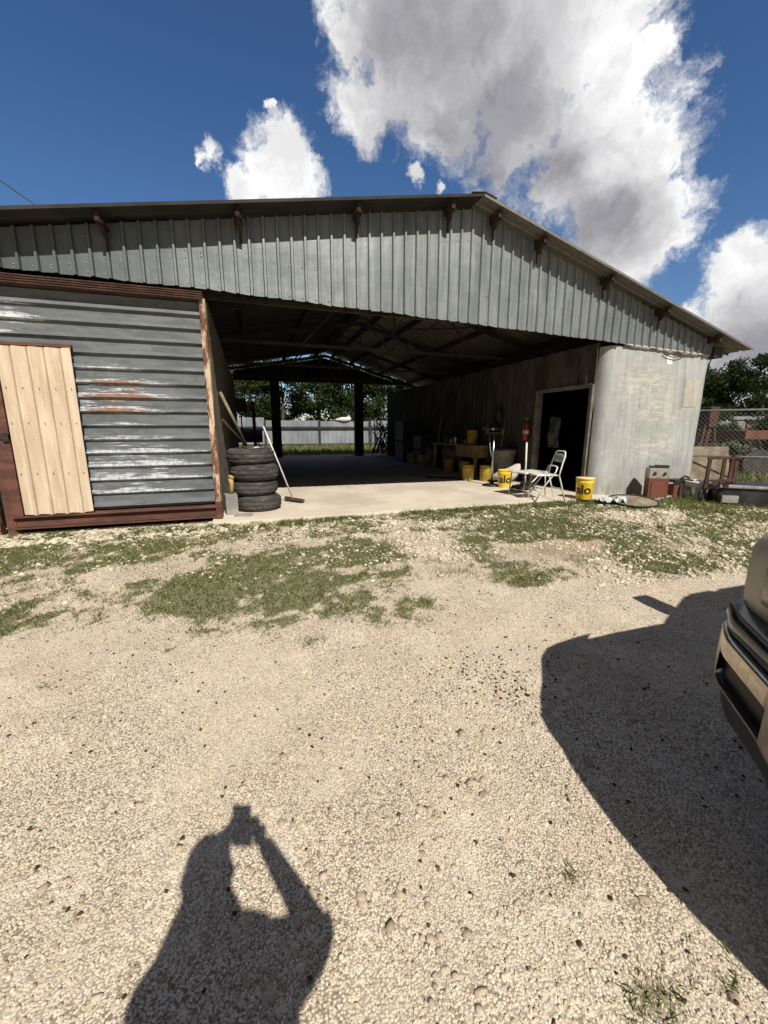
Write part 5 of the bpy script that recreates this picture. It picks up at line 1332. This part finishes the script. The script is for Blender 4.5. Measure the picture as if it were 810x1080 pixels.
# ------------------------------------------------------------------ light and sky
EL = R(45.2); AZ = R(4.7)
sun = bpy.data.lights.new('sun', 'SUN'); sun.energy = 5.4; sun.angle = R(.53); sun.color = (1, .93, .82)
so = bpy.data.objects.new('sun', sun); col.objects.link(so); so.location = (2, -10, 12)
d = Vector((-math.sin(AZ)*math.cos(EL), math.cos(AZ)*math.cos(EL), -math.sin(EL)))
so.rotation_euler = d.to_track_quat('-Z', 'Y').to_euler()
w = bpy.data.worlds.new('World'); sc.world = w; w.use_nodes = True
t = NT(w.node_tree); bgn = t.n['Background']; out = t.n['World Output']
sky = t.node('ShaderNodeTexSky', sky_type='NISHITA'); sky.sun_disc = False; sky.sun_elevation = EL; sky.sun_rotation = PI-AZ
sky.air_density = 1.0; sky.dust_density = .3; sky.ozone_density = 3.0
hs = t.node('ShaderNodeHueSaturation'); hs.inputs['Saturation'].default_value = 1.2; hs.inputs['Hue'].default_value = .506; t.l.new(sky.outputs[0], hs.inputs['Color'])
t.l.new(hs.outputs[0], bgn.inputs[0]); bgn.inputs[1].default_value = .098
gen = t.node('ShaderNodeTexCoord').outputs['Generated']
dirn = t.vmath('NORMALIZE', gen)
wp = t.vmath('ADD', dirn, t.vmath('SCALE', t.vmath('SUBTRACT', t.noise(dirn, 7.5, 6, .65, out=1), (.5, .5, .5)), scale=.13))
def blobs(lst, vec):
    cur = None
    for x, y, r in lst:
        c = ray(x, y); rad = (ray(x+r, y)-c).length*.5+(ray(x, y+r)-c).length*.5
        v = t.math('SUBTRACT', 1., t.math('DIVIDE', t.vmath('DISTANCE', vec, tuple(c)), rad))
        cur = v if cur is None else t.math('SMOOTH_MAX', cur, v, .25)
    return cur
big = [(400, -10, 75), (450, 30, 105), (530, 20, 115), (635, 20, 88), (560, 90, 95), (480, 95, 75), (635, 130, 85), (675, 165, 66), (645, 215, 66), (685, 235, 55), (600, 190, 60), (700, 55, 36), (560, -120, 200), (380, 118, 36), (365, 60, 22), (655, 262, 50),
       (300, 160, 36), (288, 195, 38), (262, 208, 26), (318, 190, 30), (226, 172, 17), (214, 174, 10), (437, 193, 11), (464, 195, 7), (292, 108, 6), (782, 290, 46), (800, 345, 55), (770, 385, 40), (820, 300, 50), (762, 352, 40), (800, 405, 60), (745, 385, 40), (720, 345, 24)]
n1 = t.noise(wp, 8, 5, .62); n2 = t.noise(wp, 34, 5, .68)
dens = t.math('ADD', blobs(big, wp), t.math('ADD', t.math('MULTIPLY', t.math('SUBTRACT', n1, .5), 1.6), t.math('MULTIPLY', t.math('SUBTRACT', n2, .5), .85)))
mask = t.math('POWER', t.ramp(dens, -.16, .30, smooth=False), 1.5)
sz_ = t.node('ShaderNodeSeparateXYZ'); t.l.new(dirn, sz_.inputs[0])
lowc = t.math('MULTIPLY', t.ramp(n1, .42, .62), t.math('MULTIPLY', t.ramp(sz_.outputs[2], .02, .30, .75, 0), t.ramp(sz_.outputs[0], .3, .7)))
# unseen grey cloud added overhead and behind the photographer to neutralise blue skylight
away = t.math('MULTIPLY', t.ramp(n1, .30, .50), t.math('MAXIMUM', t.ramp(sz_.outputs[1], -.02, -.3), t.ramp(sz_.outputs[2], .74, .86)))
mask = t.math('MAXIMUM', mask, lowc)
dk = blobs([(470, 60, 140), (430, 20, 100), (530, 110, 95), (590, 170, 65), (640, 235, 62), (790, 365, 70), (470, 130, 60)], wp)
n4 = t.noise(t.vmath('ADD', wp, (.035, -.02, -.05)), 7, 3, .5)
shade = t.ramp(t.math('ADD', dk, t.math('ADD', t.math('MULTIPLY', t.math('SUBTRACT', n4, .5), 1.5), t.math('MULTIPLY', t.math('SUBTRACT', n2, .5), .35))), -.45, 1.0)
puff = t.ramp(t.noise(wp, 15, 5, .6), .35, .65, .88, 1.10)
cc = t.mix(shade, (1.02, 1.02, 1.02), (.36, .355, .385))
cc = t.mix(1., cc, (1, 1, 1), 'MULTIPLY')
vm = t.vmath('SCALE', cc, scale=puff)
bg2 = t.node('ShaderNodeBackground'); t.l.new(vm, bg2.inputs[0]); bg2.inputs[1].default_value = .92
mx = t.node('ShaderNodeMixShader'); t.l.new(mask, mx.inputs[0]); t.l.new(bgn.outputs[0], mx.inputs[1]); t.l.new(bg2.outputs[0], mx.inputs[2]); 
bg3 = t.node('ShaderNodeBackground'); bg3.inputs[0].default_value = (.20, .185, .165, 1); bg3.inputs[1].default_value = .65
mx3 = t.node('ShaderNodeMixShader'); t.l.new(away, mx3.inputs[0]); t.l.new(mx.outputs[0], mx3.inputs[1]); t.l.new(bg3.outputs[0], mx3.inputs[2]); t.l.new(mx3.outputs[0], out.inputs[0])
sc.render.engine = 'CYCLES'
